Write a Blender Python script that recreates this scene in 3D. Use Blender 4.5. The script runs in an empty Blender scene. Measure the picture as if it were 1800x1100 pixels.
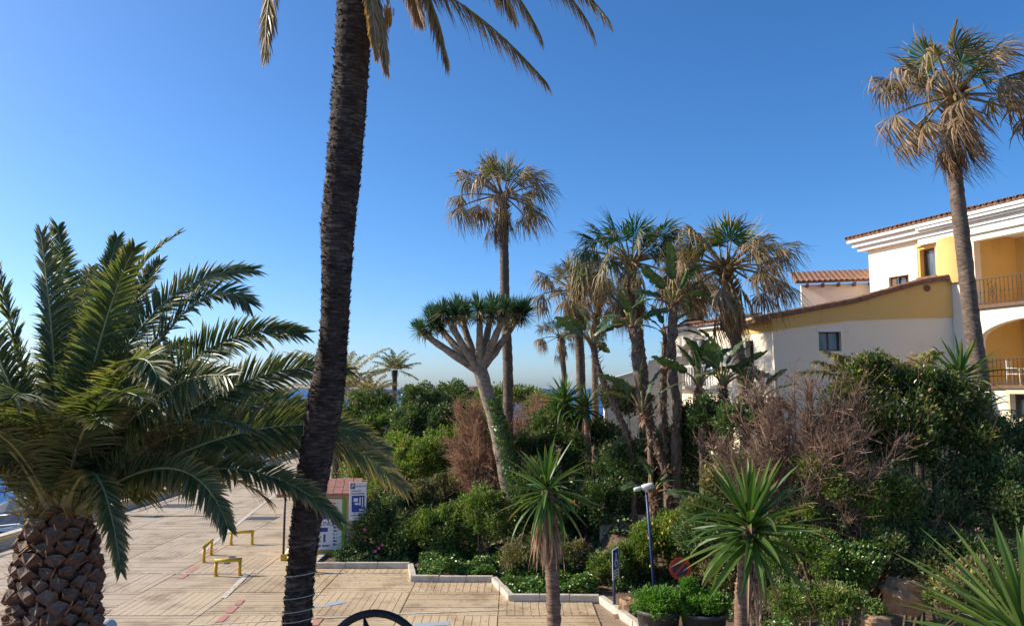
import bpy, math, random
import numpy as np
from mathutils import Vector, Matrix

# ------------------------------------------------------------------ camera, sky, sun, exposure
sc = bpy.context.scene
C = sc.collection
H = 5.7                                  # eye height, first-floor balcony
F = 1360.0                               # focal length in photograph pixels (1800 wide)
TH = math.radians(5.59)                  # camera tilted slightly up
cam_d = bpy.data.cameras.new('camera')
cam_d.sensor_width = 36.0
cam_d.lens = 36.0 * F / 1800.0
cam_d.clip_start = 0.1
cam_d.clip_end = 40000
cam = bpy.data.objects.new('camera', cam_d)
cam.location = (0, 0, H)
cam.rotation_euler = (math.radians(90) + TH, 0, 0)
C.objects.link(cam)
sc.camera = cam

SUN_EL = math.radians(31)
SUN_AZ = math.radians(-79)               # measured from +Y towards +X (so: to the left, ahead)
world = bpy.data.worlds.new('World')
sc.world = world
world.use_nodes = True
wn = world.node_tree
wn.nodes.clear()
w_out = wn.nodes.new('ShaderNodeOutputWorld')
w_bg = wn.nodes.new('ShaderNodeBackground')
w_sky = wn.nodes.new('ShaderNodeTexSky')
w_sky.sky_type = 'NISHITA'
w_sky.sun_disc = False
w_sky.sun_elevation = SUN_EL
w_sky.sun_rotation = SUN_AZ
w_sky.altitude = 0
w_sky.air_density = 0.75
w_sky.dust_density = 1.0
w_sky.ozone_density = 7.0
w_bg.inputs['Strength'].default_value = 0.139
w_hs = wn.nodes.new('ShaderNodeHueSaturation')           # the phone's white balance: cooler, richer blue over the whole sky
w_hs.inputs['Saturation'].default_value = 1.14
w_mx = wn.nodes.new('ShaderNodeMix')
w_mx.data_type = 'RGBA'
w_mx.blend_type = 'MULTIPLY'
w_mx.inputs[0].default_value = 1.0
w_mx.inputs[7].default_value = (1.03, 0.99, 0.95, 1)
wn.links.new(w_sky.outputs[0], w_hs.inputs['Color'])
wn.links.new(w_hs.outputs[0], w_mx.inputs[6])
wn.links.new(w_mx.outputs[2], w_bg.inputs[0])
wn.links.new(w_bg.outputs[0], w_out.inputs[0])
sun_d = bpy.data.lights.new('sun', 'SUN')
sun_d.energy = 4.6
sun_d.angle = math.radians(0.53)
sun_d.color = (1.0, 0.91, 0.76)
sun = bpy.data.objects.new('sun', sun_d)
S_DIR = Vector((math.sin(SUN_AZ) * math.cos(SUN_EL), math.cos(SUN_AZ) * math.cos(SUN_EL), math.sin(SUN_EL)))
sun.rotation_euler = S_DIR.to_track_quat('Z', 'Y').to_euler()
C.objects.link(sun)
sc.view_settings.view_transform = 'Standard'
sc.view_settings.look = 'None'
sc.view_settings.gamma = 1.0
sc.view_settings.exposure = 0.62
sc.view_settings.use_curve_mapping = False
try:
    sc.cycles.use_denoising = True
    sc.cycles.max_bounces = 6
    sc.cycles.transparent_max_bounces = 4
except Exception:
    pass

# ------------------------------------------------------------------ survey helpers (photograph pixel + distance -> place)
CT, ST = math.cos(TH), math.sin(TH)


def ray(px, py):
    u = (px - 900.0) / F
    v = (550.0 - py) / F
    return Vector((u, CT - v * ST, ST + v * CT))


def P(px, py, Y):
    d = ray(px, py)
    t = Y / d.y
    return Vector((d.x * t, Y, H + d.z * t))


def G(px, py, z=0.0):
    d = ray(px, py)
    t = (z - H) / d.z
    return Vector((d.x * t, d.y * t, z))


def npv(v):
    return np.array(v, dtype=float)


# ------------------------------------------------------------------ materials
def new_mat(name):
    m = bpy.data.materials.new(name)
    m.use_nodes = True
    nt = m.node_tree
    nt.nodes.clear()
    out = nt.nodes.new('ShaderNodeOutputMaterial')
    return m, nt, out


def ramp(nt, stops):
    r = nt.nodes.new('ShaderNodeValToRGB')
    el = r.color_ramp.elements
    while len(el) < len(stops):
        el.new(0.5)
    for e, (p, c) in zip(el, stops):
        e.position = p
        e.color = (c[0], c[1], c[2], 1)
    return r


def math_node(nt, op, a, b=None, clamp=False):
    n = nt.nodes.new('ShaderNodeMath')
    n.operation = op
    n.use_clamp = clamp
    for i, x in enumerate((a, b)):
        if x is None:
            continue
        if isinstance(x, (int, float)):
            n.inputs[i].default_value = x
        else:
            nt.links.new(x, n.inputs[i])
    return n.outputs[0]


def noise(nt, scale, detail=4, rough=0.6, coord=None, stretch=None):
    n = nt.nodes.new('ShaderNodeTexNoise')
    n.inputs['Scale'].default_value = scale
    n.inputs['Detail'].default_value = detail
    n.inputs['Roughness'].default_value = rough
    src = coord
    if src is None:
        tc = nt.nodes.new('ShaderNodeTexCoord')
        src = tc.outputs['Object']
    if stretch:
        mp = nt.nodes.new('ShaderNodeMapping')
        mp.inputs['Scale'].default_value = stretch
        nt.links.new(src, mp.inputs['Vector'])
        src = mp.outputs[0]
    nt.links.new(src, n.inputs['Vector'])
    return n.outputs['Fac']


def world_pos(nt):
    g = nt.nodes.new('ShaderNodeNewGeometry')
    return g.outputs['Position']


def leaf_mat(name, stops, rough=0.5, trans=0.3, var=0.25, tcol=(1.0, 1.15, 0.45), spec=0.35):
    """leaf colour follows the 'tint' attribute (base to tip, green to dry) with a random offset for each leaf"""
    m, nt, out = new_mat(name)
    at = nt.nodes.new('ShaderNodeAttribute')
    at.attribute_name = 'tint'
    geo = nt.nodes.new('ShaderNodeNewGeometry')
    r = math_node(nt, 'SUBTRACT', geo.outputs['Random Per Island'], 0.5)
    r = math_node(nt, 'MULTIPLY', r, var)
    t = math_node(nt, 'ADD', at.outputs['Fac'], r, clamp=True)
    rp = ramp(nt, stops)
    nt.links.new(t, rp.inputs[0])
    r2 = math_node(nt, 'MULTIPLY', geo.outputs['Random Per Island'], 7.13)
    r2 = math_node(nt, 'FRACT', r2)
    hsv = nt.nodes.new('ShaderNodeHueSaturation')
    v = math_node(nt, 'MULTIPLY', r2, 0.7)
    v = math_node(nt, 'ADD', v, 0.65)
    nt.links.new(v, hsv.inputs['Value'])
    nt.links.new(rp.outputs[0], hsv.inputs['Color'])
    b = nt.nodes.new('ShaderNodeBsdfPrincipled')
    b.inputs['Roughness'].default_value = rough
    b.inputs['Specular IOR Level'].default_value = spec
    nt.links.new(hsv.outputs[0], b.inputs['Base Color'])
    tr = nt.nodes.new('ShaderNodeBsdfTranslucent')
    mx = nt.nodes.new('ShaderNodeMix')
    mx.data_type = 'RGBA'
    mx.blend_type = 'MULTIPLY'
    mx.inputs[0].default_value = 1.0
    nt.links.new(hsv.outputs[0], mx.inputs[6])
    mx.inputs[7].default_value = (tcol[0], tcol[1], tcol[2], 1)
    nt.links.new(mx.outputs[2], tr.inputs['Color'])
    ms = nt.nodes.new('ShaderNodeMixShader')
    ms.inputs[0].default_value = trans
    nt.links.new(b.outputs[0], ms.inputs[1])
    nt.links.new(tr.outputs[0], ms.inputs[2])
    nt.links.new(ms.outputs[0], out.inputs[0])
    return m


def solid_mat(name, c1, c2=None, scale=6.0, rough=0.7, bump=0.0, bscale=40.0, metal=0.0, spec=0.4, stretch=None, use_world=True):
    m, nt, out = new_mat(name)
    b = nt.nodes.new('ShaderNodeBsdfPrincipled')
    b.inputs['Roughness'].default_value = rough
    b.inputs['Metallic'].default_value = metal
    b.inputs['Specular IOR Level'].default_value = spec
    co = world_pos(nt) if use_world else None
    if c2 is None:
        c2 = tuple(x * 0.82 for x in c1)
    n = noise(nt, scale, 6, 0.62, co, stretch)
    rp = ramp(nt, [(0.3, c2), (0.7, c1)])
    nt.links.new(n, rp.inputs[0])
    nt.links.new(rp.outputs[0], b.inputs['Base Color'])
    if bump > 0:
        n2 = noise(nt, bscale, 5, 0.65, co, stretch)
        bp = nt.nodes.new('ShaderNodeBump')
        bp.inputs['Strength'].default_value = bump
        bp.inputs['Distance'].default_value = 0.02
        nt.links.new(n2, bp.inputs['Height'])
        nt.links.new(bp.outputs[0], b.inputs['Normal'])
    nt.links.new(b.outputs[0], out.inputs[0])
    return m


def render_mat(name, c1, c2, streak=0.0):
    """painted render: patches, rain streaks and trowel relief"""
    m, nt, out = new_mat(name)
    b = nt.nodes.new('ShaderNodeBsdfPrincipled')
    b.inputs['Roughness'].default_value = 0.85
    b.inputs['Specular IOR Level'].default_value = 0.2
    co = world_pos(nt)
    n1 = noise(nt, 0.9, 6, 0.6, co)
    n2 = noise(nt, 1.0, 5, 0.7, co, (2.2, 2.2, 0.22))
    s = math_node(nt, 'MULTIPLY', n2, streak)
    s = math_node(nt, 'ADD', n1, s)
    rp = ramp(nt, [(0.28, c2), (0.5 + streak * 0.4, c1)])
    nt.links.new(s, rp.inputs[0])
    nt.links.new(rp.outputs[0], b.inputs['Base Color'])
    n3 = noise(nt, 14, 6, 0.6, co)
    bp = nt.nodes.new('ShaderNodeBump')
    bp.inputs['Strength'].default_value = 0.25
    bp.inputs['Distance'].default_value = 0.015
    nt.links.new(n3, bp.inputs['Height'])
    nt.links.new(bp.outputs[0], b.inputs['Normal'])
    nt.links.new(b.outputs[0], out.inputs[0])
    return m


def concrete_mat():
    m, nt, out = new_mat('stamped concrete')
    b = nt.nodes.new('ShaderNodeBsdfPrincipled')
    b.inputs['Roughness'].default_value = 0.82
    b.inputs['Specular IOR Level'].default_value = 0.25
    co = world_pos(nt)
    oi = nt.nodes.new('ShaderNodeObjectInfo')
    n1 = noise(nt, 0.35, 5, 0.6, co)
    n2 = noise(nt, 5.0, 6, 0.7, co)
    n4 = noise(nt, 1.0, 6, 0.75, co, (1.6, 0.5, 1))
    s = math_node(nt, 'ADD', n2, n4)
    s = math_node(nt, 'MULTIPLY', s, 0.3)
    s = math_node(nt, 'ADD', n1, s)
    o = math_node(nt, 'MULTIPLY', oi.outputs['Random'], 0.22)
    s = math_node(nt, 'ADD', s, o)
    rp = ramp(nt, [(0.42, (0.25, 0.176, 0.11)), (0.6, (0.42, 0.307, 0.184)), (0.98, (0.53, 0.4, 0.252))])
    nt.links.new(s, rp.inputs[0])
    # away from the planted corner the paving is greyer
    sx = nt.nodes.new('ShaderNodeSeparateXYZ')
    nt.links.new(co, sx.inputs[0])
    g = nt.nodes.new('ShaderNodeMapRange')
    g.inputs[1].default_value = -6.0
    g.inputs[2].default_value = -12.0
    nt.links.new(sx.outputs[0], g.inputs[0])
    hs = nt.nodes.new('ShaderNodeHueSaturation')
    hs.inputs['Saturation'].default_value = 0.78
    hs.inputs['Value'].default_value = 0.92
    nt.links.new(rp.outputs[0], hs.inputs['Color'])
    mx = nt.nodes.new('ShaderNodeMix')
    mx.data_type = 'RGBA'
    nt.links.new(g.outputs[0], mx.inputs[0])
    nt.links.new(rp.outputs[0], mx.inputs[6])
    nt.links.new(hs.outputs[0], mx.inputs[7])
    n5 = noise(nt, 0.8, 7, 0.72, co)
    r5 = ramp(nt, [(0.36, (0.66, 0.63, 0.6)), (0.5, (1, 1, 1)), (0.74, (1.07, 1.06, 1.04))])
    nt.links.new(n5, r5.inputs[0])
    m5 = nt.nodes.new('ShaderNodeMix')
    m5.data_type = 'RGBA'
    m5.blend_type = 'MULTIPLY'
    m5.inputs[0].default_value = 1.0
    nt.links.new(mx.outputs[2], m5.inputs[6])
    nt.links.new(r5.outputs[0], m5.inputs[7])
    nt.links.new(m5.outputs[2], b.inputs['Base Color'])
    n3 = noise(nt, 45, 5, 0.7, co)
    bp = nt.nodes.new('ShaderNodeBump')
    bp.inputs['Strength'].default_value = 0.35
    bp.inputs['Distance'].default_value = 0.01
    nt.links.new(n3, bp.inputs['Height'])
    nt.links.new(bp.outputs[0], b.inputs['Normal'])
    nt.links.new(b.outputs[0], out.inputs[0])
    return m


def sea_mat():
    m, nt, out = new_mat('sea water')
    b = nt.nodes.new('ShaderNodeBsdfPrincipled')
    b.inputs['Base Color'].default_value = (0.03, 0.12, 0.3, 1)
    b.inputs['Roughness'].default_value = 0.5
    b.inputs['Specular IOR Level'].default_value = 0.12
    b.inputs['IOR'].default_value = 1.33
    co = world_pos(nt)
    n = noise(nt, 1.1, 6, 0.6, co, (1, 0.6, 1))
    bp = nt.nodes.new('ShaderNodeBump')
    bp.inputs['Strength'].default_value = 0.9
    bp.inputs['Distance'].default_value = 0.4
    nt.links.new(n, bp.inputs['Height'])
    nt.links.new(bp.outputs[0], b.inputs['Normal'])
    nt.links.new(b.outputs[0], out.inputs[0])
    return m


def glass_mat():
    m, nt, out = new_mat('window glass')
    b = nt.nodes.new('ShaderNodeBsdfPrincipled')
    n = noise(nt, 2.0, 3, 0.5, world_pos(nt), (1, 1, 0.3))
    rp = ramp(nt, [(0.4, (0.02, 0.025, 0.03)), (0.65, (0.12, 0.14, 0.17))])
    nt.links.new(n, rp.inputs[0])
    nt.links.new(rp.outputs[0], b.inputs['Base Color'])
    b.inputs['Roughness'].default_value = 0.06
    b.inputs['Specular IOR Level'].default_value = 0.8
    nt.links.new(b.outputs[0], out.inputs[0])
    return m


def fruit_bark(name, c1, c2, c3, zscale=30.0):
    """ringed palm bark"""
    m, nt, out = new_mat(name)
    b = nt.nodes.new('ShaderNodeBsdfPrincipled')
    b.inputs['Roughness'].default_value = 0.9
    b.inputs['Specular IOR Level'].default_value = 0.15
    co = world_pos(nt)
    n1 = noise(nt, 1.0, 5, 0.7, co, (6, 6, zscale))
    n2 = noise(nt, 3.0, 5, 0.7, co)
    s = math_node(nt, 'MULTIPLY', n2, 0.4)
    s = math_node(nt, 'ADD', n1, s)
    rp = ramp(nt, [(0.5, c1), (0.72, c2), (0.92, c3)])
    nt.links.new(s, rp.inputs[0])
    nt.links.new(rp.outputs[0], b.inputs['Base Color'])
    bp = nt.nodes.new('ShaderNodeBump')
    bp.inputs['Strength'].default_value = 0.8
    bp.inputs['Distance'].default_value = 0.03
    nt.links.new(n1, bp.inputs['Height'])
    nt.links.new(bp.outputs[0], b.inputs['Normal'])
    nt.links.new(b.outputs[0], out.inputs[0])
    return m


M = {}
M['concrete'] = concrete_mat()
M['joint'] = solid_mat('paving bed', (0.34, 0.245, 0.16), (0.22, 0.155, 0.1), 3, 0.95, 0.3)
M['cover_and_shadow'] = solid_mat('cast iron and painted shadow', (0.09, 0.085, 0.08), (0.05, 0.05, 0.05), 20, 0.7, 0.4)  # also colours the strip painted as the litter bin's shadow
M['soil'] = solid_mat('garden soil', (0.19, 0.12, 0.075), (0.075, 0.05, 0.033), 2.5, 0.95, 0.7, 12)
M['kerb'] = solid_mat('kerb stone', (0.6, 0.54, 0.45), (0.4, 0.34, 0.27), 3, 0.85, 0.4, 25)
M['sea'] = sea_mat()
M['white_paint'] = solid_mat('worn white paint', (0.68, 0.64, 0.56), (0.42, 0.31, 0.21), 11, 0.8)
M['red_paint'] = solid_mat('worn red paint', (0.5, 0.15, 0.11), (0.43, 0.29, 0.2), 12, 0.8)
M['blue_paint'] = solid_mat('worn blue paint', (0.22, 0.42, 0.58), (0.43, 0.34, 0.25), 9, 0.8)
M['yellow_paint'] = solid_mat('yellow paint', (0.72, 0.46, 0.03), (0.42, 0.25, 0.04), 14, 0.55, 0.15)
M['quay_wall'] = solid_mat('cream quay wall', (0.72, 0.62, 0.46), (0.56, 0.46, 0.33), 2, 0.85, 0.2)
M['white_wall'] = render_mat('white render', (0.91, 0.78, 0.6), (0.66, 0.545, 0.41), 0.5)
M['ochre_wall'] = render_mat('ochre render', (0.74, 0.475, 0.165), (0.52, 0.31, 0.1), 0.5)
M['cornice'] = render_mat('white cornice', (0.84, 0.8, 0.74), (0.72, 0.66, 0.58), 0.3)
M['tile'] = solid_mat('clay roof tile', (0.36, 0.17, 0.09), (0.13, 0.08, 0.055), 5, 0.85, 0.3)
M['red_tile'] = solid_mat('brown-red tile', (0.4, 0.19, 0.13), (0.25, 0.11, 0.075), 4, 0.6)
M['glass'] = glass_mat()
M['wood'] = solid_mat('brown timber', (0.2, 0.11, 0.06), (0.12, 0.065, 0.04), 8, 0.7, 0.2)
M['curtain'] = solid_mat('pale curtain', (0.6, 0.58, 0.55), (0.35, 0.34, 0.33), 3, 0.9, stretch=(6, 6, 0.3))
M['iron'] = solid_mat('dark wrought iron', (0.07, 0.045, 0.03), (0.035, 0.025, 0.02), 20, 0.6)
M['black_iron'] = solid_mat('black iron', (0.012, 0.012, 0.014), (0.006, 0.006, 0.007), 20, 0.5)
M['blue_metal'] = solid_mat('blue painted steel', (0.035, 0.065, 0.18), (0.025, 0.045, 0.12), 12, 0.45)
M['dark_metal'] = solid_mat('dark steel', (0.05, 0.05, 0.055), (0.03, 0.03, 0.035), 12, 0.5)
M['white_metal'] = solid_mat('white enamel', (0.75, 0.75, 0.73), (0.6, 0.6, 0.58), 12, 0.4)
M['sign_white'] = solid_mat('sign white', (0.75, 0.75, 0.75), (0.66, 0.66, 0.66), 3, 0.5)
M['sign_blue'] = solid_mat('sign blue', (0.02, 0.05, 0.3), (0.015, 0.04, 0.24), 3, 0.5)
M['sign_red'] = solid_mat('sign red', (0.75, 0.1, 0.05), (0.62, 0.07, 0.04), 3, 0.5)
M['sign_navy'] = solid_mat('faded sign blue', (0.09, 0.08, 0.14), (0.07, 0.06, 0.11), 3, 0.5)
M['sign_green'] = solid_mat('sign green', (0.17, 0.42, 0.03), (0.13, 0.34, 0.025), 3, 0.5)
M['sign_grey'] = solid_mat('sign grey print', (0.17, 0.18, 0.2), (0.13, 0.14, 0.16), 3, 0.6)
M['kiosk_cream'] = render_mat('cream render', (0.68, 0.58, 0.4), (0.55, 0.45, 0.3), 0.3)
M['bin_green'] = solid_mat('green plastic', (0.01, 0.24, 0.09), (0.008, 0.17, 0.06), 5, 0.5)
M['pot'] = solid_mat('dark plastic pot', (0.075, 0.07, 0.065), (0.04, 0.038, 0.036), 5, 0.55, 0.1)
M['rock'] = solid_mat('tan rock', (0.46, 0.28, 0.15), (0.22, 0.13, 0.075), 5, 0.9, 0.9, 9)
M['hull'] = solid_mat('white gelcoat', (0.78, 0.78, 0.76), (0.7, 0.7, 0.68), 2, 0.25)
M['hull_blue'] = solid_mat('navy gelcoat', (0.02, 0.03, 0.07), (0.015, 0.02, 0.05), 2, 0.25)
M['canvas'] = solid_mat('grey boat canvas', (0.3, 0.3, 0.3), (0.2, 0.2, 0.2), 4, 0.8, 0.3)
M['slate'] = solid_mat('slate roof', (0.05, 0.06, 0.085), (0.035, 0.04, 0.06), 6, 0.6)
M['tint_lamp'] = solid_mat('opal globe', (0.6, 0.6, 0.62), (0.52, 0.52, 0.54), 3, 0.3)
M['string'] = solid_mat('pale cord', (0.5, 0.46, 0.4), (0.36, 0.33, 0.28), 9, 0.8)
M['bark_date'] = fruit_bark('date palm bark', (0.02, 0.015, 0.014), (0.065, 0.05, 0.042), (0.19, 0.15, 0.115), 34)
M['bark_fan'] = fruit_bark('fan palm bark', (0.06, 0.043, 0.033), (0.15, 0.11, 0.083), (0.3, 0.23, 0.18), 26)
M['bark_yucca'] = fruit_bark('yucca bark', (0.09, 0.055, 0.04), (0.22, 0.14, 0.1), (0.36, 0.25, 0.18), 30)
M['bark_dragon'] = fruit_bark('dragon tree bark', (0.11, 0.085, 0.065), (0.28, 0.22, 0.165), (0.42, 0.345, 0.27), 11)
M['bark_strel'] = solid_mat('strelitzia stem', (0.24, 0.17, 0.12), (0.075, 0.05, 0.036), 6, 0.9, 0.9, 16)
M['bark'] = solid_mat('shrub bark', (0.17, 0.12, 0.085), (0.08, 0.055, 0.04), 6, 0.9, 0.5)
M['boot'] = solid_mat('cut frond base', (0.22, 0.115, 0.07), (0.075, 0.042, 0.03), 9, 0.9, 0.8, 26)
M['boot_cut'] = solid_mat('weathered cut face', (0.27, 0.2, 0.16), (0.13, 0.09, 0.07), 16, 0.9, 0.6, 40)
M['petiole'] = solid_mat('frond stalk', (0.36, 0.29, 0.08), (0.25, 0.2, 0.055), 5, 0.5)
M['midrib'] = solid_mat('frond midrib', (0.4, 0.38, 0.2), (0.26, 0.26, 0.1), 4, 0.45)
M['fan_stalk'] = solid_mat('fan palm stalk', (0.3, 0.2, 0.1), (0.16, 0.13, 0.05), 4, 0.55)
M['fibre'] = solid_mat('brown fibre', (0.26, 0.14, 0.075), (0.13, 0.07, 0.04), 8, 0.95)
M['orange'] = solid_mat('orange fruit stalk', (0.62, 0.3, 0.05), (0.5, 0.22, 0.04), 8, 0.7)

M['leaf_date'] = leaf_mat('date palm leaflet', [(0.0, (0.08, 0.125, 0.045)), (0.35, (0.145, 0.17, 0.07)), (0.65, (0.31, 0.24, 0.125)), (1.0, (0.44, 0.28, 0.16))], 0.42, 0.34, 0.34, (1.25, 1.25, 0.4), spec=0.5)
M['leaf_fan'] = leaf_mat('fan palm leaf', [(0.0, (0.03, 0.1, 0.02)), (0.33, (0.07, 0.13, 0.035)), (0.5, (0.26, 0.2, 0.095)), (0.72, (0.36, 0.245, 0.145)), (1.0, (0.23, 0.135, 0.08))], 0.5, 0.25, 0.3, spec=0.3)
M['leaf_yucca'] = leaf_mat('yucca leaf', [(0.0, (0.07, 0.15, 0.03)), (0.5, (0.11, 0.2, 0.04)), (0.8, (0.25, 0.26, 0.07)), (1.0, (0.4, 0.17, 0.08))], 0.44, 0.34, 0.22, spec=0.35)
M['leaf_yucca_sunlit'] = leaf_mat('yucca leaf with painted light', [(0.0, (0.16, 0.25, 0.06)), (0.5, (0.22, 0.32, 0.085)), (0.8, (0.36, 0.36, 0.12)), (1.0, (0.42, 0.2, 0.09))], 0.44, 0.4, 0.2, spec=0.35)  # lighter copy of the yucca leaf: its lit look is put into the colour
M['leaf_dragon'] = leaf_mat('dragon tree leaf', [(0.0, (0.0403, 0.0978, 0.0403)), (0.6, (0.069, 0.1323, 0.0633)), (1.0, (0.345, 0.253, 0.138))], 0.45, 0.15, 0.3, spec=0.4)
M['leaf_strel'] = leaf_mat('strelitzia leaf', [(0.0, (0.045, 0.085, 0.035)), (0.6, (0.075, 0.12, 0.045)), (0.85, (0.17, 0.18, 0.07)), (1.0, (0.27, 0.17, 0.09))], 0.38, 0.14, 0.3, (0.9, 1.0, 0.4), spec=0.45)
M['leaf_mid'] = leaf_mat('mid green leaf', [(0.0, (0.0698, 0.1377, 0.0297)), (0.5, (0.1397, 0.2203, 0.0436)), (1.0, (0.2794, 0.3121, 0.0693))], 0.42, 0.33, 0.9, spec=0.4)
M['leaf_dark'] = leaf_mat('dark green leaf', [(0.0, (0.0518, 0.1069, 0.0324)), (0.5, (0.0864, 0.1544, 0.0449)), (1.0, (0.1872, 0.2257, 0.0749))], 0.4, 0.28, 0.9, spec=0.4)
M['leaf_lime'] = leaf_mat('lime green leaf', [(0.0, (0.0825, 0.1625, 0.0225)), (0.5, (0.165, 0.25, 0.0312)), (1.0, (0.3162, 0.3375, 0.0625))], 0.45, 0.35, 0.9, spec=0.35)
M['leaf_laurel'] = leaf_mat('laurel leaf', [(0.0, (0.04, 0.075, 0.018)), (0.5, (0.075, 0.12, 0.024)), (0.85, (0.15, 0.18, 0.04)), (1.0, (0.34, 0.29, 0.06))], 0.34, 0.34, 0.95, spec=0.5)
M['leaf_ivy'] = leaf_mat('ivy leaf', [(0.0, (0.0501, 0.1092, 0.0216)), (0.5, (0.1001, 0.2016, 0.0308)), (1.0, (0.2402, 0.3192, 0.0616))], 0.32, 0.22, 0.9, spec=0.5)
M['leaf_olive'] = leaf_mat('olive leaf', [(0.0, (0.0897, 0.1144, 0.0429)), (0.5, (0.1794, 0.1859, 0.0715)), (1.0, (0.3588, 0.2717, 0.1144))], 0.55, 0.2, 0.9, spec=0.3)
M['leaf_pot'] = leaf_mat('fresh green leaf', [(0.0, (0.06, 0.17, 0.02)), (0.5, (0.11, 0.26, 0.03)), (1.0, (0.2, 0.33, 0.05))], 0.42, 0.35, 0.9, spec=0.4)
M['twig_brown'] = leaf_mat('dry brown twig', [(0.0, (0.3, 0.19, 0.125)), (0.5, (0.46, 0.3, 0.2)), (1.0, (0.58, 0.41, 0.29))], 0.85, 0.35, 0.8, (1, 0.9, 0.8), 0.15)
M['twig_grey'] = leaf_mat('bare brown twig', [(0.0, (0.2, 0.12, 0.075)), (0.5, (0.34, 0.215, 0.14)), (1.0, (0.5, 0.35, 0.25))], 0.8, 0.05, 0.8, (1, 0.9, 0.8), 0.2)
M['mole'] = solid_mat('breakwater rock', (0.3, 0.26, 0.22), (0.13, 0.12, 0.11), 0.8, 0.9, 0.8, 2)
M['flower'] = solid_mat('pink petals', (0.7, 0.06, 0.4), (0.6, 0.05, 0.3), 5, 0.6)
M['lemon'] = solid_mat('yellow fruit', (0.75, 0.55, 0.08), (0.65, 0.45, 0.05), 5, 0.5)


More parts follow.
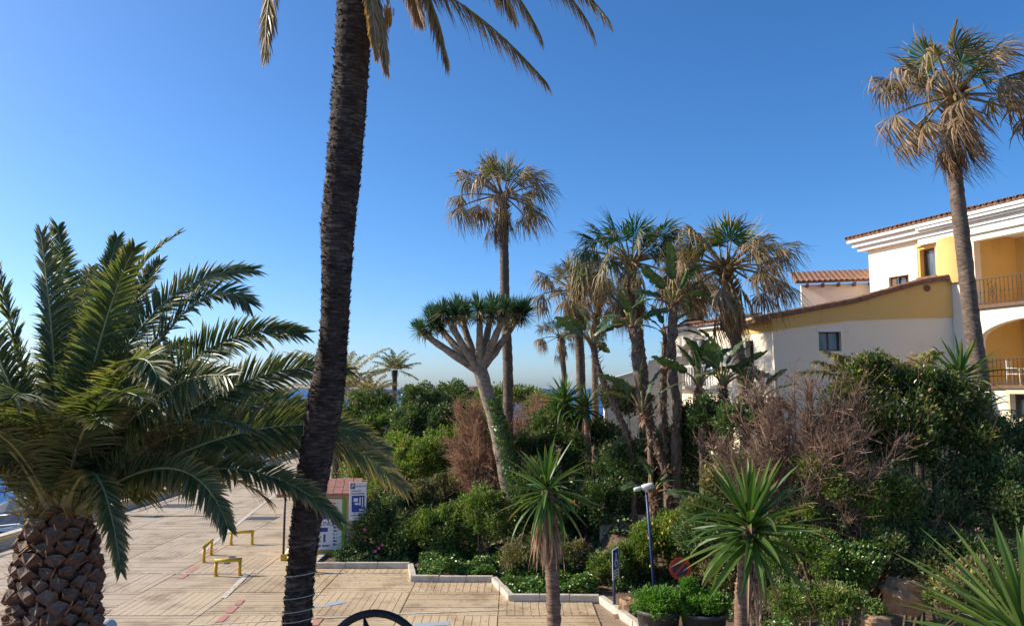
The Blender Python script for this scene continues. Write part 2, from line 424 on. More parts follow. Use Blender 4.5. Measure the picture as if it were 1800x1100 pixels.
# ------------------------------------------------------------------ mesh builder
class MB:
    def __init__(s):
        s.v, s.q, s.t, s.tint, s.qm, s.tm, s.n = [], [], [], [], [], [], 0

    def add(s, v, quads=None, tris=None, tint=0.0, mat=0):
        v = np.asarray(v, float).reshape(-1, 3)
        if quads is not None and len(quads):
            a = np.asarray(quads, np.int64) + s.n
            s.q.append(a)
            s.qm.append(np.full(len(a), mat))
        if tris is not None and len(tris):
            a = np.asarray(tris, np.int64) + s.n
            s.t.append(a)
            s.tm.append(np.full(len(a), mat))
        tt = np.asarray(tint, float)
        s.tint.append(np.full(len(v), float(tt)) if tt.ndim == 0 else tt.ravel())
        s.v.append(v)
        s.n += len(v)
        return s

    def mesh(s, name, mats, smooth=False):
        me = bpy.data.meshes.new(name)
        if s.n == 0:
            return me
        V = np.concatenate(s.v).astype(np.float32)
        q = np.concatenate(s.q) if s.q else np.zeros((0, 4), np.int64)
        t = np.concatenate(s.t) if s.t else np.zeros((0, 3), np.int64)
        mi = np.concatenate(([np.concatenate(s.qm)] if s.qm else []) + ([np.concatenate(s.tm)] if s.tm else []))
        me.vertices.add(len(V))
        me.vertices.foreach_set('co', V.ravel())
        nl = q.size + t.size
        me.loops.add(nl)
        me.loops.foreach_set('vertex_index', np.concatenate([q.ravel(), t.ravel()]).astype(np.int32))
        me.polygons.add(len(q) + len(t))
        st = np.concatenate([np.arange(len(q)) * 4, q.size + np.arange(len(t)) * 3]).astype(np.int32)
        me.polygons.foreach_set('loop_start', st)
        me.polygons.foreach_set('material_index', mi.astype(np.int32))
        me.polygons.foreach_set('use_smooth', np.full(len(q) + len(t), bool(smooth)))
        a = me.attributes.new('tint', 'FLOAT', 'POINT')
        a.data.foreach_set('value', np.concatenate(s.tint).astype(np.float32))
        for m in mats if isinstance(mats, (list, tuple)) else [mats]:
            me.materials.append(m)
        me.update(calc_edges=True)
        me.validate()
        return me

    def build(s, name, mats, parent=None, smooth=False):
        return link(name, s.mesh(name, mats, smooth), parent)

    # ---- shapes
    def box(s, x0, x1, y0, y1, z0, z1, mat=0, mtx=None, tint=0.0):
        v = np.array([(x, y, z) for x in (x0, x1) for y in (y0, y1) for z in (z0, z1)], float)
        if mtx is not None:
            v = xf(v, mtx)
        s.add(v, [(0, 1, 3, 2), (4, 6, 7, 5), (0, 4, 5, 1), (2, 3, 7, 6), (0, 2, 6, 4), (1, 5, 7, 3)], None, tint, mat)
        return s

    def tube(s, pts, rad, sides=10, mat=0, cap=True, tint=0.0, jitter=0.0, rng=None):
        p = np.asarray(pts, float)
        K = len(p)
        r = np.full(K, float(rad)) if np.ndim(rad) == 0 else np.asarray(rad, float)
        T = np.gradient(p, axis=0)
        T /= np.linalg.norm(T, axis=1)[:, None] + 1e-9
        a = np.cross(T[0], np.array([1.0, 0, 0]) if abs(T[0][0]) < 0.8 else np.array([0, 1.0, 0]))
        A = np.zeros((K, 3))
        for k in range(K):                       # carry the cross-section along the path without twisting it
            a = a - T[k] * np.dot(a, T[k])
            a = a / (np.linalg.norm(a) + 1e-9)
            A[k] = a
        B = np.cross(T, A)
        ang = np.arange(sides) * 2 * math.pi / sides
        rr = r[:, None] * np.ones((K, sides))
        if jitter and rng is not None:
            rr = rr * (1 + rng.normal(0, jitter, (K, sides)))
        v = p[:, None, :] + rr[..., None] * (np.cos(ang)[None, :, None] * A[:, None, :] + np.sin(ang)[None, :, None] * B[:, None, :])
        i = np.arange(K - 1)[:, None] * sides
        j = np.arange(sides)[None, :]
        jn = (j + 1) % sides
        q = np.stack([i + j, i + jn, i + sides + jn, i + sides + j], -1).reshape(-1, 4)
        vv = v.reshape(-1, 3)
        tr = None
        if cap:
            vv = np.concatenate([vv, p[:1], p[-1:]])
            a, b = K * sides, K * sides + 1
            jj = np.arange(sides)
            jx = (jj + 1) % sides
            tr = np.concatenate([np.stack([np.full(sides, a), jx, jj], -1), np.stack([np.full(sides, b), (K - 1) * sides + jj, (K - 1) * sides + jx], -1)])
        s.add(vv, q, tr, tint, mat)
        return s

    def strips(s, Cn, S, fold=None, tint=0.0, mat=0):
        """many ribbons: Cn (N,K,3) centres, S (N,K,3) half-width vectors; fold (N,K,3) pushes the middle line"""
        N, K = Cn.shape[:2]
        if fold is None:
            v = np.stack([Cn - S, Cn + S], 2)
            w = 2
        else:
            v = np.stack([Cn - S, Cn + fold, Cn + S], 2)
            w = 3
        base = (np.arange(N)[:, None, None] * K + np.arange(K - 1)[None, :, None]) * w + np.arange(w - 1)[None, None, :]
        q = np.stack([base, base + 1, base + w + 1, base + w], -1).reshape(-1, 4)
        tt = np.asarray(tint, float)
        if tt.ndim:
            tt = np.repeat(np.broadcast_to(tt, (N, K))[:, :, None], w, 2).ravel()
        s.add(v, q, None, tt, mat)
        return s

    def leaves(s, p, d, n, l, w, tint=0.0, mat=0):
        """diamond leaves with a fold along the middle"""
        N = len(p)
        l = np.broadcast_to(l, (N,))[:, None]
        w = np.broadcast_to(w, (N,))[:, None]
        side = np.cross(d, n)
        side /= np.linalg.norm(side, axis=1)[:, None] + 1e-9
        up = np.cross(side, d)
        mid = p + d * l * 0.45
        v = np.stack([p, mid - side * w * 0.5 + up * w * 0.18, p + d * l - up * l * 0.1, mid + side * w * 0.5 + up * w * 0.18], 1)
        b = np.arange(N)[:, None] * 4
        t = np.concatenate([b + np.array([[0, 1, 2]]), b + np.array([[0, 2, 3]])], 0)
        tt = np.asarray(tint, float)
        if tt.ndim:
            tt = np.repeat(tt, 4)
        s.add(v, None, t, tt, mat)
        return s


def xf(v, mtx):
    m = np.array(mtx)
    return v @ m[:3, :3].T + m[:3, 3]


def link(name, me, parent=None):
    o = bpy.data.objects.new(name, me)
    C.objects.link(o)
    if parent is not None:
        o.parent = parent
        o.matrix_parent_inverse = parent.matrix_basis.inverted()
    return o


def tag(o, label=None, cat=None, group=None, kind=None):
    if label:
        o['label'] = label
    if cat:
        o['category'] = cat
    if group:
        o['group'] = group
    if kind:
        o['kind'] = kind
    return o


def thing(name, label, cat, loc=(0, 0, 0), group=None):
    o = bpy.data.objects.new(name, None)
    o.empty_display_size = 0.2
    o.location = loc
    C.objects.link(o)
    return tag(o, label, cat, group)


def put(name, me, parent, mtx):
    """a piece that shares its mesh, placed by a world matrix"""
    o = bpy.data.objects.new(name, me)
    C.objects.link(o)
    o.parent = parent
    o.matrix_parent_inverse = parent.matrix_basis.inverted() if parent.parent is None else (parent.parent.matrix_basis @ parent.matrix_parent_inverse @ parent.matrix_basis).inverted()
    o.matrix_basis = mtx
    return o


def nrm(a):
    return a / (np.linalg.norm(a, axis=-1, keepdims=True) + 1e-9)


def catmull(pts, n):
    p = np.asarray(pts, float)
    p = np.concatenate([[2 * p[0] - p[1]], p, [2 * p[-1] - p[-2]]])
    out = []
    segs = len(p) - 3
    for u in np.linspace(0, segs - 1e-6, n):
        i = int(u)
        t = u - i
        a, b, c, d = p[i:i + 4]
        out.append(0.5 * ((2 * b) + (-a + c) * t + (2 * a - 5 * b + 4 * c - d) * t * t + (-a + 3 * b - 3 * c + d) * t ** 3))
    return np.array(out)


def bezier(a, b, c, n):
    t = np.linspace(0, 1, n)[:, None]
    return (1 - t) ** 2 * npv(a) + 2 * t * (1 - t) * npv(b) + t * t * npv(c)


def plane_mtx(A, B):
    """matrix whose X runs from A to B, Y is up and Z looks out of the wall"""
    d = Vector((B[0] - A[0], B[1] - A[1], 0)).normalized()
    n = d.cross(Vector((0, 0, 1)))
    return Matrix(((d.x, 0, n.x, A[0]), (d.y, 0, n.y, A[1]), (0, 1, n.z, 0), (0, 0, 0, 1)))


def on_plane(px, py, A, B):
    """photograph pixel -> (distance along the wall, height)"""
    d = Vector((B[0] - A[0], B[1] - A[1], 0)).normalized()
    n = d.cross(Vector((0, 0, 1)))
    r = ray(px, py)
    t = (Vector((A[0], A[1], 0)) - Vector((0, 0, H))).dot(n) / r.dot(n)
    p = Vector((0, 0, H)) + r * t
    return ((p - Vector((A[0], A[1], 0))).dot(d), p.z)


def flat_mesh(name, loops, thick, mats, mtx, z_front=0.0):
    """polygon with holes, given thickness, front face at z_front of the plane"""
    cu = bpy.data.curves.new(name, 'CURVE')
    cu.dimensions = '2D'
    cu.fill_mode = 'BOTH'
    cu.extrude = thick / 2
    for lp in loops:
        sp = cu.splines.new('POLY')
        sp.points.add(len(lp) - 1)
        for i, (x, y) in enumerate(lp):
            sp.points[i].co = (x, y, 0, 1)
        sp.use_cyclic_u = True
    ob = bpy.data.objects.new(name, cu)
    me = bpy.data.meshes.new_from_object(ob)
    bpy.data.objects.remove(ob)
    bpy.data.curves.remove(cu)
    me.transform(mtx @ Matrix.Translation((0, 0, z_front - thick / 2)))
    me.name = name
    me.materials.clear()
    me.materials.append(mats)
    return me


def text_mesh(body, size, mat, mtx, align='CENTER'):
    cu = bpy.data.curves.new('lettering', 'FONT')
    cu.body = body
    cu.size = size
    cu.align_x = align
    cu.align_y = 'CENTER'
    cu.extrude = 0.002
    ob = bpy.data.objects.new('lettering', cu)
    me = bpy.data.meshes.new_from_object(ob)
    bpy.data.objects.remove(ob)
    bpy.data.curves.remove(cu)
    me.transform(mtx)
    me.materials.clear()
    me.materials.append(mat)
    return me


def rect(x0, y0, x1, y1):
    return [(x0, y0), (x1, y0), (x1, y1), (x0, y1)]


def sstep(t):
    t = np.clip(t, 0, 1)
    return t * t * (3 - 2 * t)


#%%STRUCTURE
# ------------------------------------------------------------------ the setting: sea, quay, paving, garden bank
mb = MB()
mb.add([(-15000, -200, -1.5), (15000, -200, -1.5), (15000, 24000, -1.5), (-15000, 24000, -1.5)], [(0, 1, 2, 3)])
tag(mb.build('sea', M['sea']), kind='structure')

QX = -18.6                                # quay edge
mb = MB()
mb.box(QX, 160, -60, 150, -3.0, -0.06)
tag(mb.build('ground', M['joint']), kind='structure')

FRONT = [(-6.3, 25.25), (-3.25, 25.25), (-2.95, 23.55), (-0.55, 23.5), (-0.05, 21.45), (2.35, 21.4), (2.95, 19.2), (3.1, 15.0), (60, 13.0)]


def front_y(x):
    return np.interp(x, [p[0] for p in FRONT], [p[1] for p in FRONT])


def bank_z(x, y):
    x = np.asarray(x, float)
    y = np.asarray(y, float)
    d = y - front_y(x)
    z = 0.1 + 1.7 * sstep((d - 1.0 - 4.5 * sstep((x - 2.4) / 1.0)) / 9.0) + 1.2 * sstep((y - 18) / 6.0) * sstep((x - 5) / 5.0)
    z = z + 0.06 * np.sin(x * 2.3 + y) + 0.05 * np.sin(y * 3.1 - x * 1.7)
    z = z * (1 - 0.5 * sstep((y - 60) / 40))
    return z


gx = np.arange(-6.25, 62, 0.45)
gy = np.arange(12.0, 112, 0.45)
XX, YY = np.meshgrid(gx, gy, indexing='ij')
ZZ = bank_z(XX, YY)
inside = (YY > front_y(XX) + 0.02) & (XX > -6.3)
ZZ = np.where(inside, np.maximum(ZZ, 0.1), -0.3)
nx, ny = XX.shape
idx = np.arange(nx * ny).reshape(nx, ny)
q = np.stack([idx[:-1, :-1], idx[1:, :-1], idx[1:, 1:], idx[:-1, 1:]], -1).reshape(-1, 4)
mb = MB()
mb.add(np.stack([XX, YY, ZZ], -1), q)
tag(mb.build('garden_soil', M['soil'], smooth=True), kind='structure')

# paving: ribbed panels laid in alternating directions
pav = MB().box(QX + 0.3, 24, -8, 110, -0.05, 0.0).build('pavement', M['joint'])
tag(pav, kind='structure')
SX, SY = 2.5, 2.25


def panel_mesh(kind, seed):
    rng = random.Random(seed)
    m = MB()
    e = 0.012
    hx, hy = SX / 2 - e, SY / 2 - e
    m.box(-hx - 0.004, hx + 0.004, -hy - 0.004, hy + 0.004, 0.0, 0.014)
    if kind == 0:                           # boards run towards the sea
        n = 12
        w = 2 * hx / n
        for i in range(n):
            dz = rng.uniform(-0.004, 0.004)
            m.box(-hx + i * w + 0.0075, -hx + (i + 1) * w - 0.0075, -hy, hy, 0.0, 0.03 + dz)
    elif kind == 1:                         # boards run across
        n = 12
        w = 2 * hy / n
        for i in range(n):
            dz = rng.uniform(-0.004, 0.004)
            m.box(-hx, hx, -hy + i * w + 0.007, -hy + (i + 1) * w - 0.007, 0.0, 0.026 + dz * 1.6)
    else:
        m.box(-hx, hx, -hy, hy, 0.0, 0.03)
    return m.mesh('paving_panel', M['concrete'])


PAN = [[panel_mesh(k, 10 * k + i) for i in range(2)] for k in range(3)]
rng = random.Random(3)
for i in range(-7, 10):
    for j in range(-4, 17):
        cx, cy = -2.85 + (i + 0.5) * SX, 24.6 + (j - 0.5) * SY
        if cx - SX / 2 < QX + 0.6 or cx > 8:
            continue
        if cx - SX * 0.3 > -6.2 and cy - SY / 2 > front_y(cx) + 0.6:
            continue
        k = (i + j) % 2
        if rng.random() < 0.13 and cx < -6:
            k = 2
        put('paving_panel', PAN[k][rng.randrange(2)], pav, Matrix.Translation((cx, cy, 0.004)))
# farther road: one smooth sheet of the same concrete
far = MB().box(QX + 0.5, -6.4, 24.6 + 16 * SY - 0.01, 105, 0.0, 0.033).build('road_surface', M['concrete'], pav)

TOP = 0.043


def paint(name, px_pts, mat, w):
    """painted stripe between two photograph points"""
    a, b = G(*px_pts[0], TOP), G(*px_pts[1], TOP)
    d = (b - a).normalized()
    n = Vector((-d.y, d.x, 0)) * w / 2
    m = MB()
    m.add([a - n, b - n, b + n, a + n], [(0, 1, 2, 3)])
    o = m.build(name, mat, pav)
    return o


paint('painted_line', ((352, 972), (486, 866)), M['white_paint'], 0.16)
paint('painted_line', ((392, 1050), (437, 1006)), M['white_paint'], 0.16)
paint('painted_line', ((250, 1006), (560, 1010)), M['white_paint'], 0.07)
paint('painted_line', ((430, 1046), (585, 1044)), M['white_paint'], 0.05)
paint('painted_line', ((300, 1100), (700, 1078)), M['white_paint'], 0.06)
paint('painted_line', ((700, 1078), (885, 1071)), M['white_paint'], 0.06)
for a, b in (((316, 1016), (327, 1008)), ((331, 1005), (346, 994)), ((385, 1092), (398, 1080)), ((402, 1076), (414, 1064)), ((417, 1062), (424, 1053)), ((365, 971), (378, 963)), ((552, 1098), (563, 1085))):
    paint('red_dash', (a, b), M['red_paint'], 0.18)
for a, b, w in (((548, 1066), (580, 1064), 0.12), ((575, 1062), (604, 1056), 0.3), ((728, 1098), (790, 1094), 0.3), ((738, 1108), (770, 1106), 0.5)):
    paint('blue_marking', (a, b), M['blue_paint'], w)
for px, py, a, b in ((311, 890, 1.5, 1.2), (462, 912, 1.3, 0.8), (323, 908, 2.6, 0.25), (700, 878, 0.5, 0.5)):  # the long thin strip paints the litter bin's cast shadow; others are covers
    g = G(px, py)
    MB().box(g.x - a / 2, g.x + a / 2, g.y - b / 2, g.y + b / 2, 0.03, TOP).build('cover_and_bin_shadow', M['cover_and_shadow'], pav)

# kerb stones round the beds
kerb = thing('garden_kerb', 'pale stone kerb stepping round the planted beds beside the ribbed paving', 'kerb', (FRONT[0][0], FRONT[0][1], 0))
rng = random.Random(5)
for (x0, y0), (x1, y1) in zip(FRONT[:7], FRONT[1:8]):
    L = math.hypot(x1 - x0, y1 - y0)
    n = max(1, round(L / 0.95))
    for i in range(n):
        t0, t1 = i / n, (i + 1) / n
        a = Vector((x0 + (x1 - x0) * t0, y0 + (y1 - y0) * t0, 0))
        b = Vector((x0 + (x1 - x0) * t1, y0 + (y1 - y0) * t1, 0))
        d = (b - a).normalized()
        mt = Matrix(((d.x, -d.y, 0, a.x), (d.y, d.x, 0, a.y), (0, 0, 1, 0), (0, 0, 0, 1)))
        m = MB()
        l = (b - a).length - 0.012
        h = 0.2 + rng.uniform(-0.012, 0.012)
        o = rng.uniform(-0.012, 0.012)
        m.box(0, l, -0.06 + o, 0.12 + o, -0.02, h - 0.02, 0, mt)
        m.box(0.012, l - 0.012, -0.045 + o, 0.105 + o, h - 0.02, h, 0, mt)
        m.build('kerb_stone', M['kerb'], kerb)
for i in range(14):                         # along the road side
    MB().box(-6.45, -6.25, 25.3 + i * 1.5, 26.78 + i * 1.5, -0.02, 0.2).build('kerb_stone', M['kerb'], kerb)

# quay parapet and its yellow rails
par = thing('quay_parapet', 'low cream parapet wall along the marina edge behind yellow rails', 'wall', (QX, 20, 0))
for i in range(22):
    y0 = 12 + i * 3.0
    MB().box(QX - 0.15, QX + 0.2, y0, y0 + 2.985, -0.6, 0.42).build('wall_block', M['quay_wall'], par)
    MB().box(QX + 0.2, QX + 0.5, y0, y0 + 2.99, -0.02, 0.07).build('yellow_edge', M['quay_wall'], par)
RAILS = [16.2, 22.7, 29.8, 36.6, 43.4, 50.2]
PLACE = ['nearest the palm trunk, at the photo edge', 'second along the quay, behind the palm trunk', 'beside the green litter bin', 'just beyond the green litter bin',
         'fifth along the quay, beyond the bin', 'farthest along the quay']
for i, y0 in enumerate(RAILS):
    m = MB()
    xr = QX + 0.62
    r = 0.028
    L = 6.1
    m.tube([(xr, y0, 0), (xr, y0, 0.33), (xr, y0 + 0.09, 0.42), (xr, y0 + L - 0.09, 0.42), (xr, y0 + L, 0.33), (xr, y0 + L, 0)], r, 8)
    t = tag(m.build('quay_rail', M['yellow_paint'], smooth=True), 'low yellow tube rail on the quay, ' + PLACE[i], 'rail', 'yellow rails along the quay')
    for k in range(1, 4):
        MB().tube([(xr, y0 + L * k / 4, 0), (xr, y0 + L * k / 4, 0.4)], r * 0.9, 8).build('post', M['yellow_paint'], t, True)

# ------------------------------------------------------------------ plants: builders
def feather_mesh(rach, nl, ll, wid, dry, rng, vee=0.5, droop=0.25, sweep=0.9, base_gap=0.12, roll=0.0):
    """leaflets of a pinnate frond along a rachis curve"""
    K = len(rach)
    T = nrm(np.gradient(rach, axis=0))
    seg = np.concatenate([[0], np.cumsum(np.linalg.norm(np.diff(rach, axis=0), axis=1))])
    Lr = seg[-1]
    u = np.linspace(base_gap, 0.995, nl)
    u = np.clip(u + rng.normal(0, 0.25 / nl, nl), 0, 1)
    pos = np.stack([np.interp(u * Lr, seg, rach[:, k]) for k in range(3)], -1)
    tan = nrm(np.stack([np.interp(u * Lr, seg, T[:, k]) for k in range(3)], -1))
    up = np.array([0, 0, 1.0])
    side0 = np.cross(tan, up)
    # keep the frond's own plane steady where the rachis points straight up
    mean = np.cross(nrm(rach[-1] - rach[0]), up)
    mean = mean / (np.linalg.norm(mean) + 1e-9)
    side = nrm(side0 * 1.0 + mean * 0.35)
    side = nrm(side - tan * np.sum(side * tan, 1, keepdims=True))
    nor = np.cross(side, tan)
    if roll:
        side, nor = side * math.cos(roll) + nor * math.sin(roll), nor * math.cos(roll) - side * math.sin(roll)
    out_c, out_s, out_f, out_t = [], [], [], []
    ks = np.array([0.0, 0.33, 0.7, 1.0])
    wk = np.array([0.55, 1.0, 0.7, 0.04])
    for sg in (-1, 1):
        prof = np.interp(u, [0, 0.15, 0.4, 0.75, 1.0], [0.55, 0.8, 1.0, 0.82, 0.42])
        l = ll * np.clip(prof, 0.2, 1) * rng.uniform(0.85, 1.1, nl)
        a = np.interp(u, [0, 0.3, 0.8, 1], [1.3, 1.15, 0.9, 0.5]) * sweep + rng.normal(0, 0.07, nl)
        b = vee + rng.normal(0, 0.16, nl)
        d = tan * np.cos(a)[:, None] + (side * (sg * np.cos(b))[:, None] + nor * np.sin(b)[:, None]) * np.sin(a)[:, None]
        d = nrm(d)
        dr = droop * rng.uniform(0.5, 1.6, nl)
        c = pos[:, None, :] + d[:, None, :] * (l[:, None] * ks[None, :])[..., None]
        c[..., 2] -= (dr[:, None] * l[:, None]) * ks[None, :] ** 2
        wv = nrm(np.cross(d, nor + rng.normal(0, 0.25, (nl, 3))))
        out_c.append(c)
        out_s.append(wv[:, None, :] * (wid * 0.5 * wk[None, :, None]))
        out_f.append(np.cross(wv, d)[:, None, :] * (-wid * 0.22 * wk[None, :, None]))
        tt = dry + 0.46 * ks[None, :] ** 2.5 + 0.2 * np.clip(u - 0.72, 0, 1)[:, None] + rng.normal(0, 0.05, nl)[:, None]
        out_t.append(tt)
    m = MB()
    m.strips(np.concatenate(out_c), np.concatenate(out_s), np.concatenate(out_f), np.concatenate(out_t))
    return m


def frond(parent, base, ctrl, tip, rng, ll=0.42, wid=0.03, dry=0.1, nl=95, rib=0.022, separate=True, mat='leaf_date', **kw):
    rach = bezier(base, ctrl, tip, 22)
    m = feather_mesh(rach, nl, ll, wid, dry, rng, **kw)
    o = m.build('frond', M[mat], parent)
    if separate:
        r = np.interp(np.linspace(0, 1, 22), [0, 0.06, 0.2, 1], [rib * 3.6, rib * 2.2, rib, rib * 0.22])
        c = MB().tube(rach, r, 6, cap=False)
        put('midrib', c.mesh('midrib', M['midrib'], True), o, Matrix.Identity(4))
    return o


def fan_mesh(T, S, N, rad, dry, rng, wind, seg=24, spread=2.0, droop=0.6, fold=0.0):
    """palmate blade at the origin: T forward, S side, N normal"""
    ph = np.linspace(-spread, spread, seg) + rng.normal(0, 0.02, seg)
    ks = np.array([0.03, 0.28, 0.5, 0.75, 1.0])
    R = rad * (1 - 0.2 * (np.abs(ph) / spread) ** 2) * rng.uniform(0.82, 1.08, seg)
    cf = math.cos(fold)
    d = T * np.cos(ph)[:, None] + S * (np.sin(ph) * cf)[:, None] - N * (np.abs(np.sin(ph)) * math.sin(fold))[:, None]
    d = nrm(d)
    c = d[:, None, :] * (R[:, None] * ks[None, :])[..., None]
    fall = np.clip(ks - 0.42, 0, 1) ** 1.4
    dl = droop * rng.uniform(0.25, 1.6, seg)
    # hanging ends: bend towards gravity and wind while shortening the reach
    g = np.array([0, 0, -1.0]) + wind
    c = c + (fall[None, :] * dl[:, None] * R[:, None])[..., None] * g - d[:, None, :] * (fall[None, :] * dl[:, None] * R[:, None] * 0.55)[..., None]
    c += rng.normal(0, 0.032, (seg, 5, 3)) * ks[None, :, None] * rad
    dphi = 2 * spread / (seg - 1)
    hw = np.where(ks <= 0.5, ks * math.tan(dphi / 2) * 1.05, 0)
    hw[3] = 0.5 * math.tan(dphi / 2) * 0.5
    hw[4] = 0.004
    wv = nrm(np.cross(d, N) + rng.normal(0, 0.12, (seg, 3)))
    sv = wv[:, None, :] * (hw[None, :] * R[:, None])[..., None]
    fv = N[None, None, :] * (hw[None, :] * R[:, None] * 0.5)[..., None]
    tt = dry + 0.75 * np.clip(ks - 0.3, 0, 1)[None, :] * rng.uniform(0.5, 1.4, seg)[:, None]
    m = MB()
    m.strips(c, sv, fv, np.clip(tt, 0, 1))
    return m


def fan_palm(name, label, pts, r0, r1, rad, nleaf, nskirt, seed, dry=0.25, wind=(0.35, 0, 0), group='fan palms standing in the garden', boots=0.0, top_green=True):
    """trunk through pts (base first, crown last) with a head of palmate fronds"""
    rng = np.random.default_rng(seed)
    base = Vector(pts[0])
    root = thing(name, label, 'palm tree', base, group)
    path = catmull(pts, 90)
    K = len(path)
    rr = np.interp(np.linspace(0, 1, K), [0, 0.08, 0.9, 1], [r0 * 1.25, r0, r1, r1 * 1.15]) * (1 + 0.05 * ((np.arange(K) % 3) == 0) + rng.normal(0, 0.015, K))
    MB().tube(path, rr, 16, jitter=0.02 + boots, rng=rng).build('trunk', M['bark_fan'], root, True)
    top = path[-1]
    up = nrm(path[-1] - path[-6])
    wind = np.array(wind)
    # old leaf stubs under the head
    st = MB()
    n = 70
    az = rng.uniform(0, 2 * math.pi, n)
    hh = rng.uniform(-0.75, 0.05, n) * rad
    d = np.stack([np.cos(az), np.sin(az), np.full(n, 0.9)], -1)
    b0 = top + up * hh[:, None] + d * np.array([1, 1, 0]) * r1 * 0.8
    c = b0[:, None, :] + nrm(d)[:, None, :] * (np.array([0, 0.12, 0.26])[None, :, None] * rad)
    sv = np.stack([-np.sin(az), np.cos(az), np.zeros(n)], -1)[:, None, :] * (np.array([0.06, 0.05, 0.02])[None, :, None] * rad)
    st.strips(c, sv, None, 0.95)
    st.build('leaf_stubs', M['leaf_fan'], root)
    for i in range(nleaf + nskirt):
        if i < nleaf:
            t = (i + 0.5) / nleaf
            el = math.radians(82 - 100 * t ** 0.8 + rng.normal(0, 8))
            az = i * 2.39996 + rng.normal(0, 0.25)
            pl = rad * rng.uniform(0.8, 1.15) * (0.5 + 0.5 * min(1, t * 2.2))
            dl = dry + 0.32 * t ** 1.2 - (0.16 if (t < 0.16 and top_green) else 0)
            dro = 0.15 + 0.95 * min(1, t * 1.6)
            R = rad * rng.uniform(0.66, 0.88) * (1.08 if t < 0.25 else 0.97)
            sag = 0.12 + 0.25 * t
        else:
            el = math.radians(rng.uniform(-80, -48))
            az = rng.uniform(0, 2 * math.pi)
            pl = rad * rng.uniform(0.2, 0.55)
            dl = 0.8
            dro = 0.95
            R = rad * rng.uniform(0.5, 0.68)
            sag = 0.3
        h = np.array([math.cos(az), math.sin(az), 0])
        d0 = h * math.cos(el) + np.array([0, 0, 1]) * math.sin(el)
        p0 = top + h * r1 * 0.6 - np.array([0, 0, 1]) * (0.0 if i < nleaf else rng.uniform(0.1, 0.55) * rad)
        tip = p0 + d0 * pl
        tip[2] -= sag * pl * (0.5 if i < nleaf else 0.2)
        pet = bezier(p0, p0 + d0 * pl * 0.55, tip, 7)
        T = nrm(pet[-1] - pet[-2])
        if i >= nleaf:
            T = nrm(T + np.array([0, 0, -0.8]))
        S = np.cross(T, np.array([0, 0, 1.0]))
        if np.linalg.norm(S) < 0.15:
            S = np.array([-math.sin(az), math.cos(az), 0])
        S = nrm(S)
        roll = rng.normal(0, 0.35)
        N = np.cross(S, T)
        S, N = S * math.cos(roll) + N * math.sin(roll), N * math.cos(roll) - S * math.sin(roll)
        m = fan_mesh(T, S, N, R, dl, rng, wind * rng.uniform(0.3, 1.4), seg=42 if i < nleaf else 26, spread=1.9 if i < nleaf else 1.0, droop=dro, fold=(0.3 if t < 0.25 else 0.75) if i < nleaf else 0.95)
        for k in range(len(m.v)):
            m.v[k] = m.v[k] + tip
        pm = MB().tube(pet, np.linspace(0.028, 0.014, 7) * rad / 1.0, 5, cap=False)
        m.add(pm.v[0], pm.q[0], None, 0.6 if i >= nleaf else 0.0, 1)
        m.build('fan_frond', [M['leaf_fan'], M['fan_stalk']], root)
    return root


def sword_mesh(L, w, bend, rng, tip_dry=0.0):
    """sword leaf along +X, arching by 'bend'"""
    K = 7
    s_ = np.linspace(0, 1, K)
    a = bend * s_ ** 1.5
    ds = L / (K - 1)
    x = np.concatenate([[0], np.cumsum(np.cos(a[1:]) * ds)])
    z = np.concatenate([[0], np.cumsum(-np.sin(a[1:]) * ds)])
    c = np.stack([x, np.zeros(K), z], -1)[None]
    hw = np.interp(s_, [0, 0.12, 0.45, 0.8, 1], [0.5, 0.42, 0.5, 0.3, 0.02]) * w
    S = np.zeros((1, K, 3))
    S[0, :, 1] = hw
    f = np.zeros((1, K, 3))
    f[0, :, 2] = -hw * 0.45
    m = MB()
    m.strips(c, S, f, (0.25 + tip_dry * s_ ** 2 + 0.2 * s_)[None])
    return m


def aim(loc, az, el, roll=0.0):
    return Matrix.Translation(loc) @ Matrix.Rotation(az, 4, 'Z') @ Matrix.Rotation(-el, 4, 'Y') @ Matrix.Rotation(roll, 4, 'X')


SWORDS = []
_r = np.random.default_rng(77)
for i in range(8):
    SWORDS.append(sword_mesh(1.0, 0.09, [0.15, 0.3, 0.5, 0.7, 0.9, 0.25, 0.45, 1.1][i], _r, [0, 0.1, 0.2, 0.7, 0, 0.5, 0.15, 0.3][i]).mesh('leaf', M['leaf_yucca']))
LIT_SWORDS = []
for i in range(4):
    LIT_SWORDS.append(sword_mesh(1.0, 0.085, [0.15, 0.3, 0.5, 0.25][i], _r, [0, 0.1, 0.3, 0.0][i]).mesh('leaf', M['leaf_yucca_sunlit']))
DEADS = [sword_mesh(1.0, 0.05, b, _r, 0.0) for b in (0.2, 0.5, 0.8)]
DEADM = []
for d_ in DEADS:
    d_.tint = [np.full(len(t), 0.95) for t in d_.tint]
    DEADM.append(d_.mesh('dead_leaf', M['twig_brown']))


